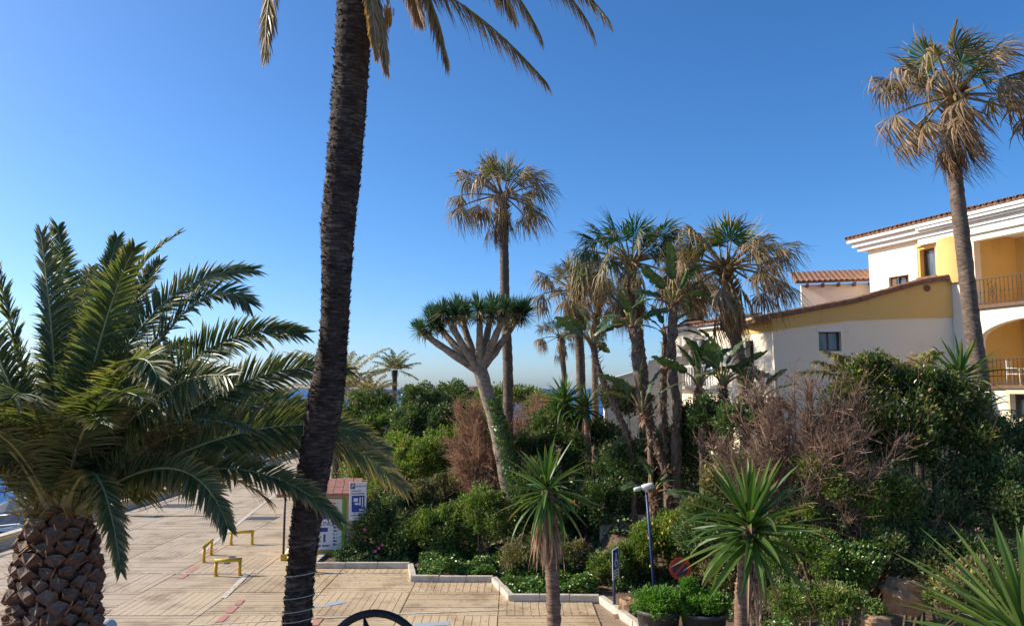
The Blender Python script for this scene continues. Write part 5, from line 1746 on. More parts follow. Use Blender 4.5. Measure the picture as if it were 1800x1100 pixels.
# cornice in stepped bands, then the tiled eave
L_ = 13.0
for nm, a0, z0, z1, o0, o1 in (('cornice', -0.35, zE - 0.02, zE + 0.16, -0.3, 0.28), ('cornice', -0.5, zE + 0.16, zE + 0.36, -0.3, 0.45), ('cornice', -0.62, zE + 0.36, zE + 0.5, -0.3, 0.62)):
    MB().box(a0, L_, z0, z1, o0, o1, 0, WM).build(nm, M['cornice'], house)
MB().box(s_ochre + 0.25, L_, zE - 0.3, zE - 0.021, -0.3, 0.2, 0, WM).build('cornice', M['cornice'], house)
MB().box(s_ochre + 0.5, L_, zE + 0.24, zE + 0.358, 0.45, 0.56, 0, WM).build('cornice', M['cornice'], house)


def tile_mesh(r=0.1, L=0.42):
    m = MB()
    n = 7
    v = []
    for k, (x, rr) in enumerate(((0, r), (L, r * 0.82))):
        for i in range(n):
            a = math.pi * i / (n - 1)
            v.append((x, -math.cos(a) * rr, math.sin(a) * rr * 0.9))
        for i in range(n):
            a = math.pi * i / (n - 1)
            v.append((x, -math.cos(a) * rr * 0.8, math.sin(a) * rr * 0.68))
    q_ = []
    for i in range(n - 1):
        q_.append((i, i + 1, 2 * n + i + 1, 2 * n + i))
        q_.append((n + i, 2 * n + n + i, 2 * n + n + i + 1, n + i + 1))
        q_.append((i, n + i, n + i + 1, i + 1))
    m.add(v, q_)
    return m.mesh('roof_tile', M['tile'])


TILE = tile_mesh()


def roof(name, mtx, s0, s1, z, out, depth, pitch, tiles=True, step=0.24, thick=0.06):
    """corrugated clay roof rising inward from an eave; mtx is the wall plane"""
    n = int((s1 - s0) / 0.04)
    ss = np.linspace(s0, s1, n)
    hh = 0.05 * np.abs(np.sin((ss - s0) * math.pi / step))
    v = []
    for o, dz in ((out, 0.0), (-depth, (out + depth) * pitch)):
        for s_, h_ in zip(ss, hh):
            v.append(tuple(mtx @ Vector((s_, z + dz + h_ + thick, o))))
    for o, dz in ((out, 0.0), (-depth, (out + depth) * pitch)):
        for s_ in ss:
            v.append(tuple(mtx @ Vector((s_, z + dz, o))))
    q_ = []
    for i in range(n - 1):
        q_.append((i, i + 1, n + i + 1, n + i))
        q_.append((2 * n + i, 3 * n + i, 3 * n + i + 1, 2 * n + i + 1))
        q_.append((i, 2 * n + i, 2 * n + i + 1, i + 1))
        q_.append((n + i, n + i + 1, 3 * n + i + 1, 3 * n + i))
    q_ += [(0, n, 3 * n, 2 * n), (n - 1, 3 * n - 1, 4 * n - 1, 2 * n - 1)]
    ro = MB().add(v, q_).build(name, M['tile'], house)
    if tiles:
        k = int((s1 - s0) / step)
        rg = random.Random(int(z * 100))
        for i in range(k):
            mt = mtx @ Matrix.Translation((s0 + (i + 0.5) * step, z + thick + 0.005, out + 0.07 + rg.uniform(-0.02, 0.02))) @ Matrix(((0, 1, 0, 0), (0, 0, 1, 0), (-1, 0, 0, 0), (0, 0, 0, 1))) @ Matrix.Rotation(-math.atan(pitch) + rg.uniform(-0.04, 0.04), 4, 'Y')
            put('roof_tile', TILE, ro, mt)
    return ro


roof('roof', WM, -0.65, L_, zE + 0.502, 0.66, 5.0, 0.14)
# chimney stub at the right edge
sch = W(1800, 355)
MB().box(sch[0] - 0.05, sch[0] + 0.55, zE + 0.9, W(1800, 345)[1] + 0.35, -1.6, -1.0, 0, WM).build('chimney', M['cornice'], house)
# left return of the upper block
RB = (A_[0] + 5.2, A_[1] + 2.0)
hpart('wall', flat_mesh('wall', [rect(0.0, Z0, 5.6, zE - 0.03)], 0.3, M['white_wall'], plane_mtx((A_[0] + 2.6, A_[1] + 5.2), (A_[0] + 0.05, A_[1] + 0.1))))

# gable wing facing the camera, in shade: ochre above, white below
YG = 30.0
gA, gB = (P(1365, 600, YG).x, YG), (P(1700, 600, YG).x, YG)
GM = plane_mtx(gA, gB)


def GP(px, py):
    return on_plane(px, py, gA, gB)


RK = [(1325, 558), (1354, 552), (1434, 537), (1500, 525), (1562, 507), (1616, 492), (1690, 480)]
OB = [(1358, 581), (1420, 572), (1489, 563), (1560, 560), (1690, 557)]
wgt = [GP(1440, 617), GP(1478, 583)]
gz0 = Z0
low = [(GP(1365, 600)[0], gz0), (GP(1690, 600)[0], gz0)] + [GP(*p) for p in OB[::-1]]
hpart('wall', flat_mesh('wall', [low, rect(wgt[0][0], wgt[0][1], wgt[1][0], wgt[1][1])], 0.35, M['white_wall'], GM))
och = [GP(*p) for p in OB] + [GP(*p) for p in RK[::-1][:-1]]
hpart('ochre_gable', flat_mesh('ochre_gable', [och], 0.4, M['ochre_wall'], GM, 0.06))
hpart('window_lintel', flat_mesh('window_lintel', [rect(wgt[0][0] - 0.06, wgt[1][1] + 0.002, wgt[1][0] + 0.06, wgt[1][1] + 0.1)], 0.1, M['cornice'], GM, 0.03))
window((wgt[0][0], wgt[0][1], wgt[1][0], wgt[1][1]), GM, 0.25, None, 1)
# round patched vent on the gable
vp = GP(1628, 507)
m = MB()
m.tube([GM @ Vector((vp[0], vp[1], 0.02)), GM @ Vector((vp[0], vp[1], 0.09))], 0.13, 14)
m.build('gable_vent', M['wood'], house)
# rake edge: roof slab following the gable plus a row of verge tiles
DL = Vector((7.75 - gA[0], 36.2 - YG, 0)).normalized()
pr = [GM @ Vector((*GP(*p), 0.0)) for p in RK]
v = []
for off in (Vector((0, -0.18, -0.2)), Vector((0.0, 6.5, -0.25))):
    for p in pr:
        v.append(p + off)
    for p in pr:
        v.append(p + off + Vector((0, 0, 0.17)))
k = len(pr)
q_ = []
for i in range(k - 1):
    q_ += [(i, i + 1, k + i + 1, k + i), (2 * k + i, 3 * k + i, 3 * k + i + 1, 2 * k + i + 1), (k + i, k + i + 1, 3 * k + i + 1, 3 * k + i), (i, 2 * k + i, 2 * k + i + 1, i + 1)]
q_ += [(0, k, 3 * k, 2 * k), (k - 1, 3 * k - 1, 4 * k - 1, 2 * k - 1)]
wroof = MB().add(v, q_).build('roof', M['tile'], house)
rg = random.Random(9)
for i in range(k - 1):
    a, b = pr[i], pr[i + 1]
    n = max(1, int((b - a).length / 0.3))
    for j in range(n):
        p = a.lerp(b, (j + 0.2) / n) + Vector((0, -0.1 + rg.uniform(-0.03, 0.03), -0.06))
        sl = math.atan2(b.z - a.z, b.x - a.x)
        put('roof_tile', TILE, wroof, Matrix.Translation(p) @ Matrix.Rotation(-sl + rg.uniform(-0.07, 0.07), 4, 'Y'))
        p2 = p + Vector((0, 0.24, 0.02))
        put('roof_tile', TILE, wroof, Matrix.Translation(p2) @ Matrix.Rotation(-sl + rg.uniform(-0.07, 0.07), 4, 'Y'))

# sunlit side wall running back from the corner, with the open arch at its far end
lB = (P(1195, 600, 36.2).x, 36.2)
LM = plane_mtx(lB, gA)


def LP(px, py):
    return on_plane(px, py, lB, gA)


Ls = math.hypot(gA[0] - lB[0], gA[1] - lB[1])
zl = LP(1345, 584)[1]
z_e = LP(1225, 578)[1]
a0, a1 = LP(1198, 640)[0], LP(1253, 640)[0]
zsill = LP(1225, 678)[1]
zspr = LP(1225, 618)[1]
zcr = LP(1225, 595)[1]
ar = [(a0, zsill)] + [((a0 + a1) / 2 - math.cos(math.pi * i / 16) * (a1 - a0) / 2, zspr + math.sin(math.pi * i / 16) * (zcr - zspr)) for i in range(17)] + [(a1, zsill)]
wl = [LP(1312, 668), LP(1324, 598)]
hpart('arch_wall', flat_mesh('arch_wall', [[(-0.6, gz0), (Ls, gz0), (Ls, zl), (Ls * 0.6, zl), (Ls * 0.55, z_e), (-0.6, z_e)], ar[::-1], rect(wl[0][0], wl[0][1], wl[1][0], wl[1][1])], 0.4, M['white_wall'], LM))
window((wl[0][0], wl[0][1], wl[1][0], wl[1][1]), LM, 0.3, None, 0)
hpart('ochre_band', flat_mesh('ochre_band', [[(Ls * 0.6, zl), (Ls + 0.02, zl), (Ls + 0.02, GP(1365, 549)[1] - 0.05), (Ls * 0.6, GP(1335, 553)[1] - 0.05)]], 0.42, M['ochre_wall'], LM, 0.03))
roof('roof', LM, -0.9, Ls * 0.66, z_e + 0.1, 0.35, 1.2, 0.22)
MB().box(-0.7, Ls * 0.6, z_e - 0.06, z_e + 0.1, -0.38, 0.2, 0, LM).build('cornice', M['cornice'], house)
# balustrade in the arch
bal = MB().box(a0, a1, zsill + 0.86, zsill + 0.95, -0.25, -0.1, 0, LM).build('balustrade', M['cornice'], house)
for i in range(12):
    s_ = a0 + (i + 0.5) * (a1 - a0) / 12
    mm = MB().tube([LM @ Vector((s_, zsill + 0.86 * t, -0.17)) for t in (0, 0.12, 0.3, 0.6, 0.85, 1)], [0.045, 0.03, 0.06, 0.03, 0.03, 0.045], 8).mesh('baluster', M['cornice'], True)
    put('baluster', mm, bal, Matrix.Identity(4))
MB().box(-0.6, a1 + 0.3, zsill - 0.14, zsill - 0.003, -0.3, 0.3, 0, LM).build('sill', M['cornice'], house)

# stair parapet stepping down to the left of the arch
YS = 35.0
sA, sBp = (P(1060, 650, YS).x, YS), (P(1200, 650, YS).x, YS)
SM = plane_mtx(sA, sBp)
sp = [on_plane(a, b, sA, sBp) for a, b in ((1062, 672), (1138, 650), (1140, 638), (1160, 632), (1198, 630))]
hpart('stair_parapet', flat_mesh('stair_parapet', [[(sp[0][0], gz0)] + sp + [(sp[-1][0], gz0)]][0:1], 0.4, M['white_wall'], SM))
hpart('parapet_cap', flat_mesh('parapet_cap', [[(p[0], p[1] + 0.01) for p in sp] + [(p[0], p[1] + 0.1) for p in sp[::-1]]], 0.5, M['cornice'], SM, 0.05))

# small rear block between the wing roof and the tower
YR = 37.0
rA, rB = (P(1408, 500, YR).x, YR), (P(1545, 500, YR).x, YR - 1.0)
RM = plane_mtx(rA, rB)
Rl = math.hypot(rB[0] - rA[0], rB[1] - rA[1])
zr_ = on_plane(1470, 499, rA, rB)[1]
hpart('wall', flat_mesh('wall', [rect(0, 6.0, Rl, zr_)], 0.3, M['white_wall'], RM))
roof('roof', RM, -0.3, Rl, zr_ + 0.02, 0.4, 2.2, 0.33)
for i in range(6):
    s_ = 0.2 + i * (Rl - 0.4) / 5
    MB().box(s_, s_ + 0.12, zr_ - 0.14, zr_ + 0.015, 0.002, 0.36, 0, RM).build('rafter_end', M['wood'], house)

# chairs and table on the lower balcony
def terrace_chair(label, s_, o, rz, z):
    base = WM @ Vector((s_, z, o))
    t = thing('terrace_chair', label, 'chair', base, 'furniture on the lower balcony')
    mt = Matrix.Translation(base) @ Matrix.Rotation(rz, 4, 'Z')
    MB().box(-0.22, 0.22, -0.22, 0.22, 0.42, 0.46, 0, mt).build('seat', M['white_metal'], t)
    for i in range(5):
        MB().box(-0.21, 0.21, 0.2, 0.225, 0.52 + i * 0.085, 0.575 + i * 0.085, 0, mt).build('back_slat', M['white_metal'], t)
    for sx in (-1, 1):
        for sy in (-1, 1):
            h = 0.95 if sy > 0 else 0.64
            MB().tube([mt @ Vector((sx * 0.24, sy * 0.24, 0)), mt @ Vector((sx * 0.21, sy * 0.21, 0.45)), mt @ Vector((sx * 0.21, sy * 0.215, h))], 0.016, 6).build('leg', M['white_metal'], t, True)
        MB().tube([mt @ Vector((sx * 0.22, -0.22, 0.64)), mt @ Vector((sx * 0.22, 0.22, 0.66))], 0.018, 6).build('armrest', M['white_metal'], t, True)


sc1 = W(1755, 655)[0]
terrace_chair('white slatted chair behind the lower balcony railing, nearer the palm trunk', sc1 + 0.1, -0.75, 0.6, z_lo_floor)
terrace_chair('white slatted chair behind the lower balcony railing, at the photo edge', sc1 + 1.75, -0.75, -0.5, z_lo_floor)
tb = WM @ Vector((sc1 + 0.95, z_lo_floor, -0.9))
tt_ = thing('terrace_table', 'white table between the two chairs on the lower balcony', 'table', tb, 'furniture on the lower balcony')
MB().tube([tb + Vector((0, 0, 0.7)), tb + Vector((0, 0, 0.74))], 0.42, 20).build('table_top', M['white_metal'], tt_)
for i in range(4):
    a = math.pi / 4 + i * math.pi / 2
    MB().tube([tb + Vector((math.cos(a) * 0.36, math.sin(a) * 0.36, 0)), tb + Vector((math.cos(a) * 0.3, math.sin(a) * 0.3, 0.7))], 0.018, 6).build('leg', M['white_metal'], tt_, True)

# garden retaining wall
rw = P(1100, 925, 25)
tag(MB().box(rw.x - 0.75, rw.x + 0.8, 25.6, 25.85, 0.4, P(1100, 906, 25.6).z).build('retaining_wall', M['quay_wall']), 'low beige garden wall half hidden behind the lamp pole', 'wall')

#%%STREET
# ------------------------------------------------------------------ parking kiosk
kb = G(497, 985)
KR = math.radians(9)
KM = Matrix.Translation((kb.x, kb.y, 0.035)) @ Matrix.Rotation(KR, 4, 'Z')
kiosk = thing('parking_kiosk', 'cream parking pay kiosk with red tiled canopy, half hidden by the tall palm trunk', 'kiosk', (kb.x, kb.y, 0.035))
X0, X1, D0, D1, HK = 0.42, 2.3, 0.15, 1.35, 2.02
MB().box(X0, X1, D0, D1, 0.24, HK, 0, KM).build('wall', M['kiosk_cream'], kiosk)
MB().box(X0 - 0.07, X1 + 0.03, D0 - 0.07, D1 + 0.03, 0.0, 0.238, 0, KM).build('plinth', M['yellow_paint'], kiosk)
MB().box(X0 - 0.03, X0 + 0.28, D0 - 0.05, D0 - 0.002, HK - 0.16, HK - 0.02, 0, KM).build('wall_cap', M['quay_wall'], kiosk)
MB().box(X1 - 0.22, X1 + 0.02, D0 - 0.06, D0 - 0.003, 0.24, HK, 0, KM).build('pillar', M['kiosk_cream'], kiosk)
# information board
bd = MB().box(0.6, 1.98, D0 - 0.09, D0 - 0.003, 0.26, 1.94, 0, KM).build('information_board', M['sign_white'], kiosk)
IDN = Matrix.Identity(4)


def kdec(name, x0, x1, z0, z1, mat, lift=0.094):
    put(name, MB().box(x0, x1, D0 - lift, D0 - 0.088, z0, z1, 0, KM).mesh(name, M[mat]), bd, IDN)


kdec('green_edge', 0.56, 0.64, 0.26, 1.94, 'sign_green', 0.1)
kdec('green_edge', 1.9, 2.0, 0.26, 1.94, 'sign_green', 0.1)
FT = Matrix.Rotation(math.pi / 2, 4, 'X')


def ktext(s_, x, z, size, mat):
    put('lettering', text_mesh(s_, size, M[mat], KM @ Matrix.Translation((x, D0 - 0.093, z)) @ FT), bd, IDN)


kdec('blue_panel', 1.02, 1.5, 1.28, 1.45, 'sign_blue')
ktext('PARKING', 1.2, 1.12, 0.2, 'sign_blue')
kdec('blue_panel', 1.2, 1.44, 0.86, 1.0, 'sign_blue')
kdec('print_block', 1.3, 1.37, 0.52, 0.78, 'sign_navy')
for x0_, x1_ in ((0.8, 1.0), (1.03, 1.22), (1.26, 1.5)):
    kdec('print_line', x0_, x1_, 0.37, 0.43, 'sign_grey')
cols = ['sign_red', 'sign_red', 'sign_grey', 'sign_red', 'sign_grey', 'sign_grey', 'sign_grey', 'sign_blue', 'sign_grey', 'sign_grey', 'sign_blue', 'sign_navy', 'sign_navy']
for i, c_ in enumerate(cols):
    z = 1.82 - i * 0.113
    kdec('print_icon', 1.62, 1.62 + (0.06, 0.1, 0.09, 0.11, 0.05)[i % 5], z - 0.06, z, c_)
    kdec('print_icon', 1.72, 1.76, z - 0.05, z - 0.02, 'sign_grey')
# canopy: mono-pitch roof with individual tiles and a slim pole
roof_k = MB().box(0, 1, 0, 1, 0, 1, 0, KM @ Matrix(((2.75, 0, 0, -0.22), (0, 1.75, 0, -0.35), (0, 0.3, 0.07, 2.08), (0, 0, 0, 1)))).build('canopy', M['red_tile'], kiosk)
rg = random.Random(4)
for i in range(9):
    for j in range(5):
        x0, y0 = -0.22 + i * 2.75 / 9, -0.37 + j * 0.352
        z0 = 2.153 + (y0 + 0.35) * 0.172
        mt = KM @ Matrix(((1, 0, 0, x0), (0, 1, 0, y0), (0, 0.172, 1, z0 + rg.uniform(0, 0.008)), (0, 0, 0, 1)))
        put('canopy_tile', MB().box(0.008, 2.75 / 9 - 0.008, 0, 0.34, 0, 0.03, 0, mt).mesh('canopy_tile', M['red_tile']), roof_k, IDN)
MB().tube([KM @ Vector((0.03, -0.1, 0)), KM @ Vector((0.03, -0.1, 2.12))], 0.04, 10).build('pole', M['dark_metal'], kiosk, True)
# sloped block with yellow edge at the left foot
v = [(0.0, -0.1, 0), (0.55, -0.1, 0), (0.55, 0.9, 0), (0.0, 0.9, 0), (0.0, -0.1, 0.1), (0.55, -0.1, 0.2), (0.55, 0.9, 0.7), (0.0, 0.9, 0.12)]
MB().add([tuple(KM @ Vector(p)) for p in v], [(3, 2, 1, 0), (0, 1, 5, 4), (1, 2, 6, 5), (2, 3, 7, 6), (3, 0, 4, 7), (4, 5, 6, 7)]).build('ramp_block', M['kiosk_cream'], kiosk)
MB().box(-0.05, 0.58, -0.17, -0.101, 0, 0.2, 0, KM).build('ramp_edge', M['yellow_paint'], kiosk)
# hanging parking sign at the right
sg = P(629, 880, 26.3)
SGM = Matrix.Translation(sg) @ Matrix.Rotation(math.radians(16), 4, 'Z')
psign = thing('parking_sign', 'white parking board with blue machine picture beside the kiosk', 'sign', (sg.x, sg.y, 0.04))
MB().box(-0.28, 0.28, -0.015, 0.015, -0.62, 0.62, 0, SGM).build('board', M['sign_white'], psign)
MB().tube([SGM @ Vector((0.0, 0.05, 0.55)), SGM @ Vector((0.0, 0.05, 0)), (SGM @ Vector((0.0, 0.05, 0))) * 1 - Vector((0, 0, sg.z - 0.02))], 0.03, 8).build('post', M['dark_metal'], psign, True)


def sdec(name, x0, x1, z0, z1, mat, k=0.019):
    MB().box(x0, x1, -k, -0.0155, z0, z1, 0, SGM).build(name, M[mat], psign)


def stext(s_, x, z, size, mat, k=0.0215):
    link('lettering', text_mesh(s_, size, M[mat], SGM @ Matrix.Translation((x, -k, z)) @ FT), psign)


sdec('blue_square', -0.25, -0.1, 0.4, 0.58, 'sign_navy')
stext('P', -0.175, 0.485, 0.18, 'sign_white')
stext('PARKING', 0.085, 0.48, 0.085, 'sign_grey', 0.018)
sdec('print_line', -0.2, 0.1, 0.315, 0.345, 'sign_grey')
sdec('print_line', -0.22, 0.21, 0.225, 0.26, 'sign_grey')
sdec('machine_picture', -0.2, 0.22, -0.36, 0.18, 'sign_blue')
sdec('machine_screen', -0.14, 0.0, -0.02, 0.1, 'sign_white', 0.023)
sdec('machine_slot', 0.05, 0.09, -0.14, 0.12, 'sign_white', 0.023)
sdec('machine_slot', 0.14, 0.17, -0.2, 0.13, 'sign_white', 0.023)
sdec('machine_tray', -0.1, 0.03, -0.12, -0.06, 'sign_white', 0.023)
sdec('machine_base', 0.05, 0.2, -0.32, -0.26, 'sign_white', 0.023)
sdec('print_line', -0.22, 0.22, -0.49, -0.455, 'sign_grey')
sdec('print_line', -0.16, 0.18, -0.565, -0.535, 'sign_grey')

# white slatted gate post far up the road
gp = G(575, 836)
gt = thing('gate_post', 'white post with dark gaps up the road beyond the kiosk roof', 'post', gp)
for i in range(4):
    MB().box(gp.x - 0.25, gp.x + 0.25, gp.y, gp.y + 0.25, 0.02 + i * 0.5, 0.36 + i * 0.5).build('block', M['white_wall'], gt)
MB().box(gp.x - 0.12, gp.x + 0.12, gp.y + 0.06, gp.y + 0.2, 0.02, 1.9).build('core', M['dark_metal'], gt)

# ------------------------------------------------------------------ yellow hoop barriers
def hoop(label, a, b, h=0.46):
    a, b = Vector(a), Vector(b)
    a.z = b.z = 0.03
    u = Vector((0, 0, 1))
    t = thing('hoop_barrier', label, 'barrier', (a + b) / 2, 'yellow hoop barriers by the kiosk')
    d = (b - a).normalized()
    MB().tube([a + u * (h - 0.001) - d * 0.055, b + u * (h - 0.001) + d * 0.055], 0.058, 12).build('top_bar', M['yellow_paint'], t, True)
    for p in (a, b):
        MB().tube([p, p + u * (h - 0.04)], 0.05, 12).build('leg', M['yellow_paint'], t, True)
        MB().tube([p, p + u * 0.02], 0.085, 12).build('foot_plate', M['yellow_paint'], t)


hoop('yellow hoop barrier nearest the camera, squarely facing it', G(379, 1014), G(421, 1012))
hoop('yellow hoop barrier farthest up the road by the white line', G(406, 959), G(443, 958))
hoop('yellow hoop barrier turned edge-on at the kerb line', G(358, 990), G(371, 977), 0.5)
hoop('yellow hoop barrier partly hidden behind the tall palm trunk', G(507, 1009), G(553, 1007))

# ------------------------------------------------------------------ litter bin, marina lamps
bg = G(246, 906)
bin_ = thing('litter_bin', 'green litter bin on a blue post at the quay parapet', 'bin', (QX + 0.35, bg.y, 0.03))
bx_, by_ = QX + 0.4, bg.y
MB().tube([(bx_, by_, 0), (bx_, by_, 1.25)], 0.06, 10).build('post', M['blue_metal'], bin_, True)
MB().tube([(bx_ + 0.28, by_ - 0.05, z) for z in (0.62, 0.66, 1.1, 1.3, 1.34)], [0.17, 0.22, 0.25, 0.27, 0.28], 18).build('bucket', M['bin_green'], bin_, True)
MB().tube([(bx_ + 0.28, by_ - 0.05, 1.345), (bx_ + 0.28, by_ - 0.05, 1.36)], 0.24, 18).build('opening', M['black_iron'], bin_)

# ------------------------------------------------------------------ disabled-parking signs, lamp pole, round sign
def dis_sign(label, base_px, top_py, yaw, w=0.5, h=0.72):
    g = G(*base_px, 0.12)
    z1 = P(base_px[0], top_py, g.y).z
    t = thing('disabled_parking_sign', label, 'sign', (g.x, g.y, 0.1), 'disabled-parking signs')
    MB().tube([(g.x, g.y, 0.05), (g.x, g.y, z1 - 0.05)], 0.035, 10).build('post', M['blue_metal'], t, True)
    mt = Matrix.Translation((g.x, g.y, z1 - h / 2)) @ Matrix.Rotation(yaw, 4, 'Z')
    MB().box(-w / 2, w / 2, -0.055, -0.04, -h / 2, h / 2, 0, mt).build('plate', M['sign_white'], t)
    MB().box(-w / 2 + 0.03, w / 2 - 0.03, -0.06, -0.0555, -h * 0.18, h / 2 - 0.03, 0, mt).build('blue_field', M['sign_blue'], t)
    # wheelchair pictogram
    m = MB()
    y = -0.064
    m.tube([mt @ Vector((0.0, y, 0.24)), mt @ Vector((0.0, y + 0.002, 0.24))], 0.045, 12)
    m.box(-0.03, 0.03, y, y + 0.003, 0.06, 0.19, 0, mt)
    m.box(0.0, 0.12, y, y + 0.003, 0.05, 0.085, 0, mt)
    m.box(0.09, 0.13, y, y + 0.003, -0.06, 0.06, 0, mt)
    an = np.linspace(math.pi * 0.55, math.pi * 1.95, 14)
    for a0_, a1_ in zip(an[:-1], an[1:]):
        m.tube([mt @ Vector((math.cos(a0_) * 0.1, y, 0.03 + math.sin(a0_) * 0.1)), mt @ Vector((math.cos(a1_) * 0.1, y, 0.03 + math.sin(a1_) * 0.1))], 0.014, 5)
    m.build('wheelchair_symbol', M['sign_white'], t)
    for i in range(3):
        MB().box(-w * 0.36, w * 0.36, -0.059, -0.0555, -h * 0.28 - i * 0.075, -h * 0.28 - i * 0.075 + 0.03, 0, mt).build('print_line', M['sign_grey'], t)


dis_sign('blue and white disabled-parking sign on a post left of the flower pots', (1080, 1066), 963, math.radians(62), 0.46, 0.76)
dis_sign('small disabled-parking sign turned away, left of the skirted yucca', (914, 1010), 938, math.radians(72), 0.46, 0.72)

g = G(1152, 1052, 0.1)
lp = thing('lamp_pole', 'slim blue pole topped by a white floodlight beside the potted plants', 'lamp post', (g.x, g.y, 0.05))
zt_ = P(1136, 858, g.y).z
xt = P(1136, 858, g.y).x
MB().tube([(g.x, g.y, 0.0), (xt, g.y, zt_)], [0.048, 0.036], 12).build('pole', M['blue_metal'], lp, True)
hm = Matrix.Translation((xt, g.y, zt_)) @ Matrix.Rotation(math.radians(-14), 4, 'Y')
MB().tube([hm @ Vector((x, 0, 0.04)) for x in (-0.12, -0.1, 0.12, 0.2, 0.22)], [0.05, 0.08, 0.085, 0.07, 0.05], 14).build('floodlight', M['white_metal'], lp, True)
MB().tube([hm @ Vector((x, -0.03, 0.05)) for x in (-0.34, -0.32, -0.16, -0.1)], [0.04, 0.055, 0.05, 0.03], 12).build('camera_head', M['white_metal'], lp, True)
MB().tube([hm @ Vector((0, 0, -0.1)), hm @ Vector((0, 0, 0.0))], 0.055, 10).build('bracket', M['white_metal'], lp, True)

g = G(1200, 1070, 0.1)
rs_ = thing('no_parking_sign', 'round red-ringed no-parking sign on a thin blue post behind the pots', 'sign', (g.x, g.y, 0.05))
cz = P(1195, 998, g.y)
MB().tube([(g.x, g.y, 0.0), (cz.x + 0.02, g.y, cz.z)], 0.028, 10).build('post', M['blue_metal'], rs_, True)
RM2 = Matrix.Translation((cz.x, g.y - 0.04, cz.z)) @ Matrix.Rotation(math.radians(4), 4, 'Z') @ Matrix.Rotation(math.pi / 2, 4, 'X')


def disc(r0, r1, z0, z1, name, mat, par):
    n = 40
    v = []
    for r in (r0, r1):
        for z in (z0, z1):
            for i in range(n):
                a = 2 * math.pi * i / n
                v.append(tuple(RM2 @ Vector((math.cos(a) * r, math.sin(a) * r, z))))
    q_ = []
    for i in range(n):
        j = (i + 1) % n
        q_ += [(i, j, 2 * n + j, 2 * n + i), (n + i, 3 * n + i, 3 * n + j, n + j), (2 * n + i, 2 * n + j, 3 * n + j, 3 * n + i)]
    return MB().add(v, q_).build(name, M[mat], par)


disc(0.004, 0.28, -0.01, 0.004, 'disc', 'sign_navy', rs_)
disc(0.2, 0.285, 0.0045, 0.009, 'red_ring', 'sign_red', rs_)
mm = MB().box(-0.21, 0.21, -0.032, 0.032, 0.005, 0.0085, 0, RM2 @ Matrix.Rotation(math.radians(48), 4, 'Z'))
mm.build('red_slash', M['sign_red'], rs_)

# ------------------------------------------------------------------ flower pots
def pot(label, px, py, r, seed, shoot=False):
    g = G(px, py + 62, 0.0)
    Y = g.y
    top = P(px, py, Y)
    t = thing('flower_pot', label, 'plant pot', (g.x, Y, 0.03), 'black pots beside the bed')
    z1 = top.z
    MB().tube([(g.x, Y, z) for z in (0.03, 0.06, z1 - 0.09, z1 - 0.08, z1, z1, z1 - 0.08)], [r * 0.78, r * 0.8, r * 0.97, r * 1.05, r * 1.06, r * 0.97, r * 0.93], 32, cap=True).build('pot', M['pot'], t, True)
    rng = np.random.default_rng(seed)
    lumps = [((g.x, Y, z1 + 0.1), r * 1.15, r * 1.15, 0.24), ((g.x + 0.15, Y - 0.15, z1 + 0.14), r * 0.8, r * 0.8, 0.24)]
    if shoot:
        lumps.append(((g.x - 0.3, Y + 0.1, z1 + 0.45), 0.2, 0.2, 0.25))
    p, o = clump_points(rng, lumps, 6500, 0.3, 60)
    N = len(p)
    MB().leaves(p, nrm(o * 0.6 + rand_dirs(rng, N) * 0.7 + np.array([0, 0, 0.5])), nrm(rand_dirs(rng, N) + np.array([0, 0, 0.9])), 0.085 * rng.uniform(0.6, 1.2, N), 0.035, np.clip(rng.normal(0.5, 0.2, N), 0, 1)).build('plant', M['leaf_pot'], t)
    # rope mark pattern moulded on the pot front
    m = MB()
    zz_ = z1 - 0.3
    for k in range(3):
        an = np.linspace(-2.4 + k * 0.5, -1.9 + k * 0.5, 9)
        m.tube([(g.x + math.cos(a) * r * 0.955, Y + math.sin(a) * r * 0.955, zz_ + 0.04 * math.sin(i * 0.9)) for i, a in enumerate(an)], 0.012, 5)
    m.build('rope_relief', M['pot'], t, True)
    return t


pot('black pot of low green plant, left of the pair', 1158, 1068, 0.5, 81)
pot('black pot with a tall extra shoot, right of the pair', 1238, 1072, 0.52, 82, True)

# ------------------------------------------------------------------ rocks
def rock(label, px, py, Y, r, seed, sq=(1, 0.8, 0.8)):
    rng = np.random.default_rng(seed)
    c = npv(P(px, py, Y))
    n, k = 22, 14
    v = []
    ph = rng.uniform(0, 6, 12)
    for j in range(k + 1):
        th = math.pi * j / k
        for i in range(n):
            a = 2 * math.pi * i / n
            d = np.array([math.sin(th) * math.cos(a), math.sin(th) * math.sin(a), math.cos(th)])
            e = np.sign(d) * np.abs(d) ** 0.7
            rr_ = 1 + 0.14 * math.sin(3 * d[0] + ph[0]) * math.sin(4 * d[1] + ph[1]) + 0.1 * math.sin(7 * d[2] + ph[2] + 3 * d[0]) + rng.normal(0, 0.045)
            v.append(c + e * rr_ * r * np.array(sq))
    q_ = [(j * n + i, j * n + (i + 1) % n, (j + 1) * n + (i + 1) % n, (j + 1) * n + i) for j in range(k) for i in range(n)]
    tag(MB().add(v, q_).build('rock', M['rock']), label, 'rock', 'tan rocks in the bed')


rock('square tan rock beside the left flower pot', 1109, 1072, 20.2, 0.3, 91, (1, 0.8, 1.05))
rock('largest tan boulder at the lower right among ivy', 1592, 1047, 15.6, 0.36, 92, (1.1, 0.8, 0.85))
rock('small tan rock left of the largest boulder', 1500, 1040, 16.2, 0.17, 93)
rock('pale small rock right of the largest boulder', 1662, 1058, 15.4, 0.16, 94)
rock('low rock at the bottom edge below the largest boulder', 1540, 1094, 14.6, 0.2, 95, (1.3, 0.8, 0.6))

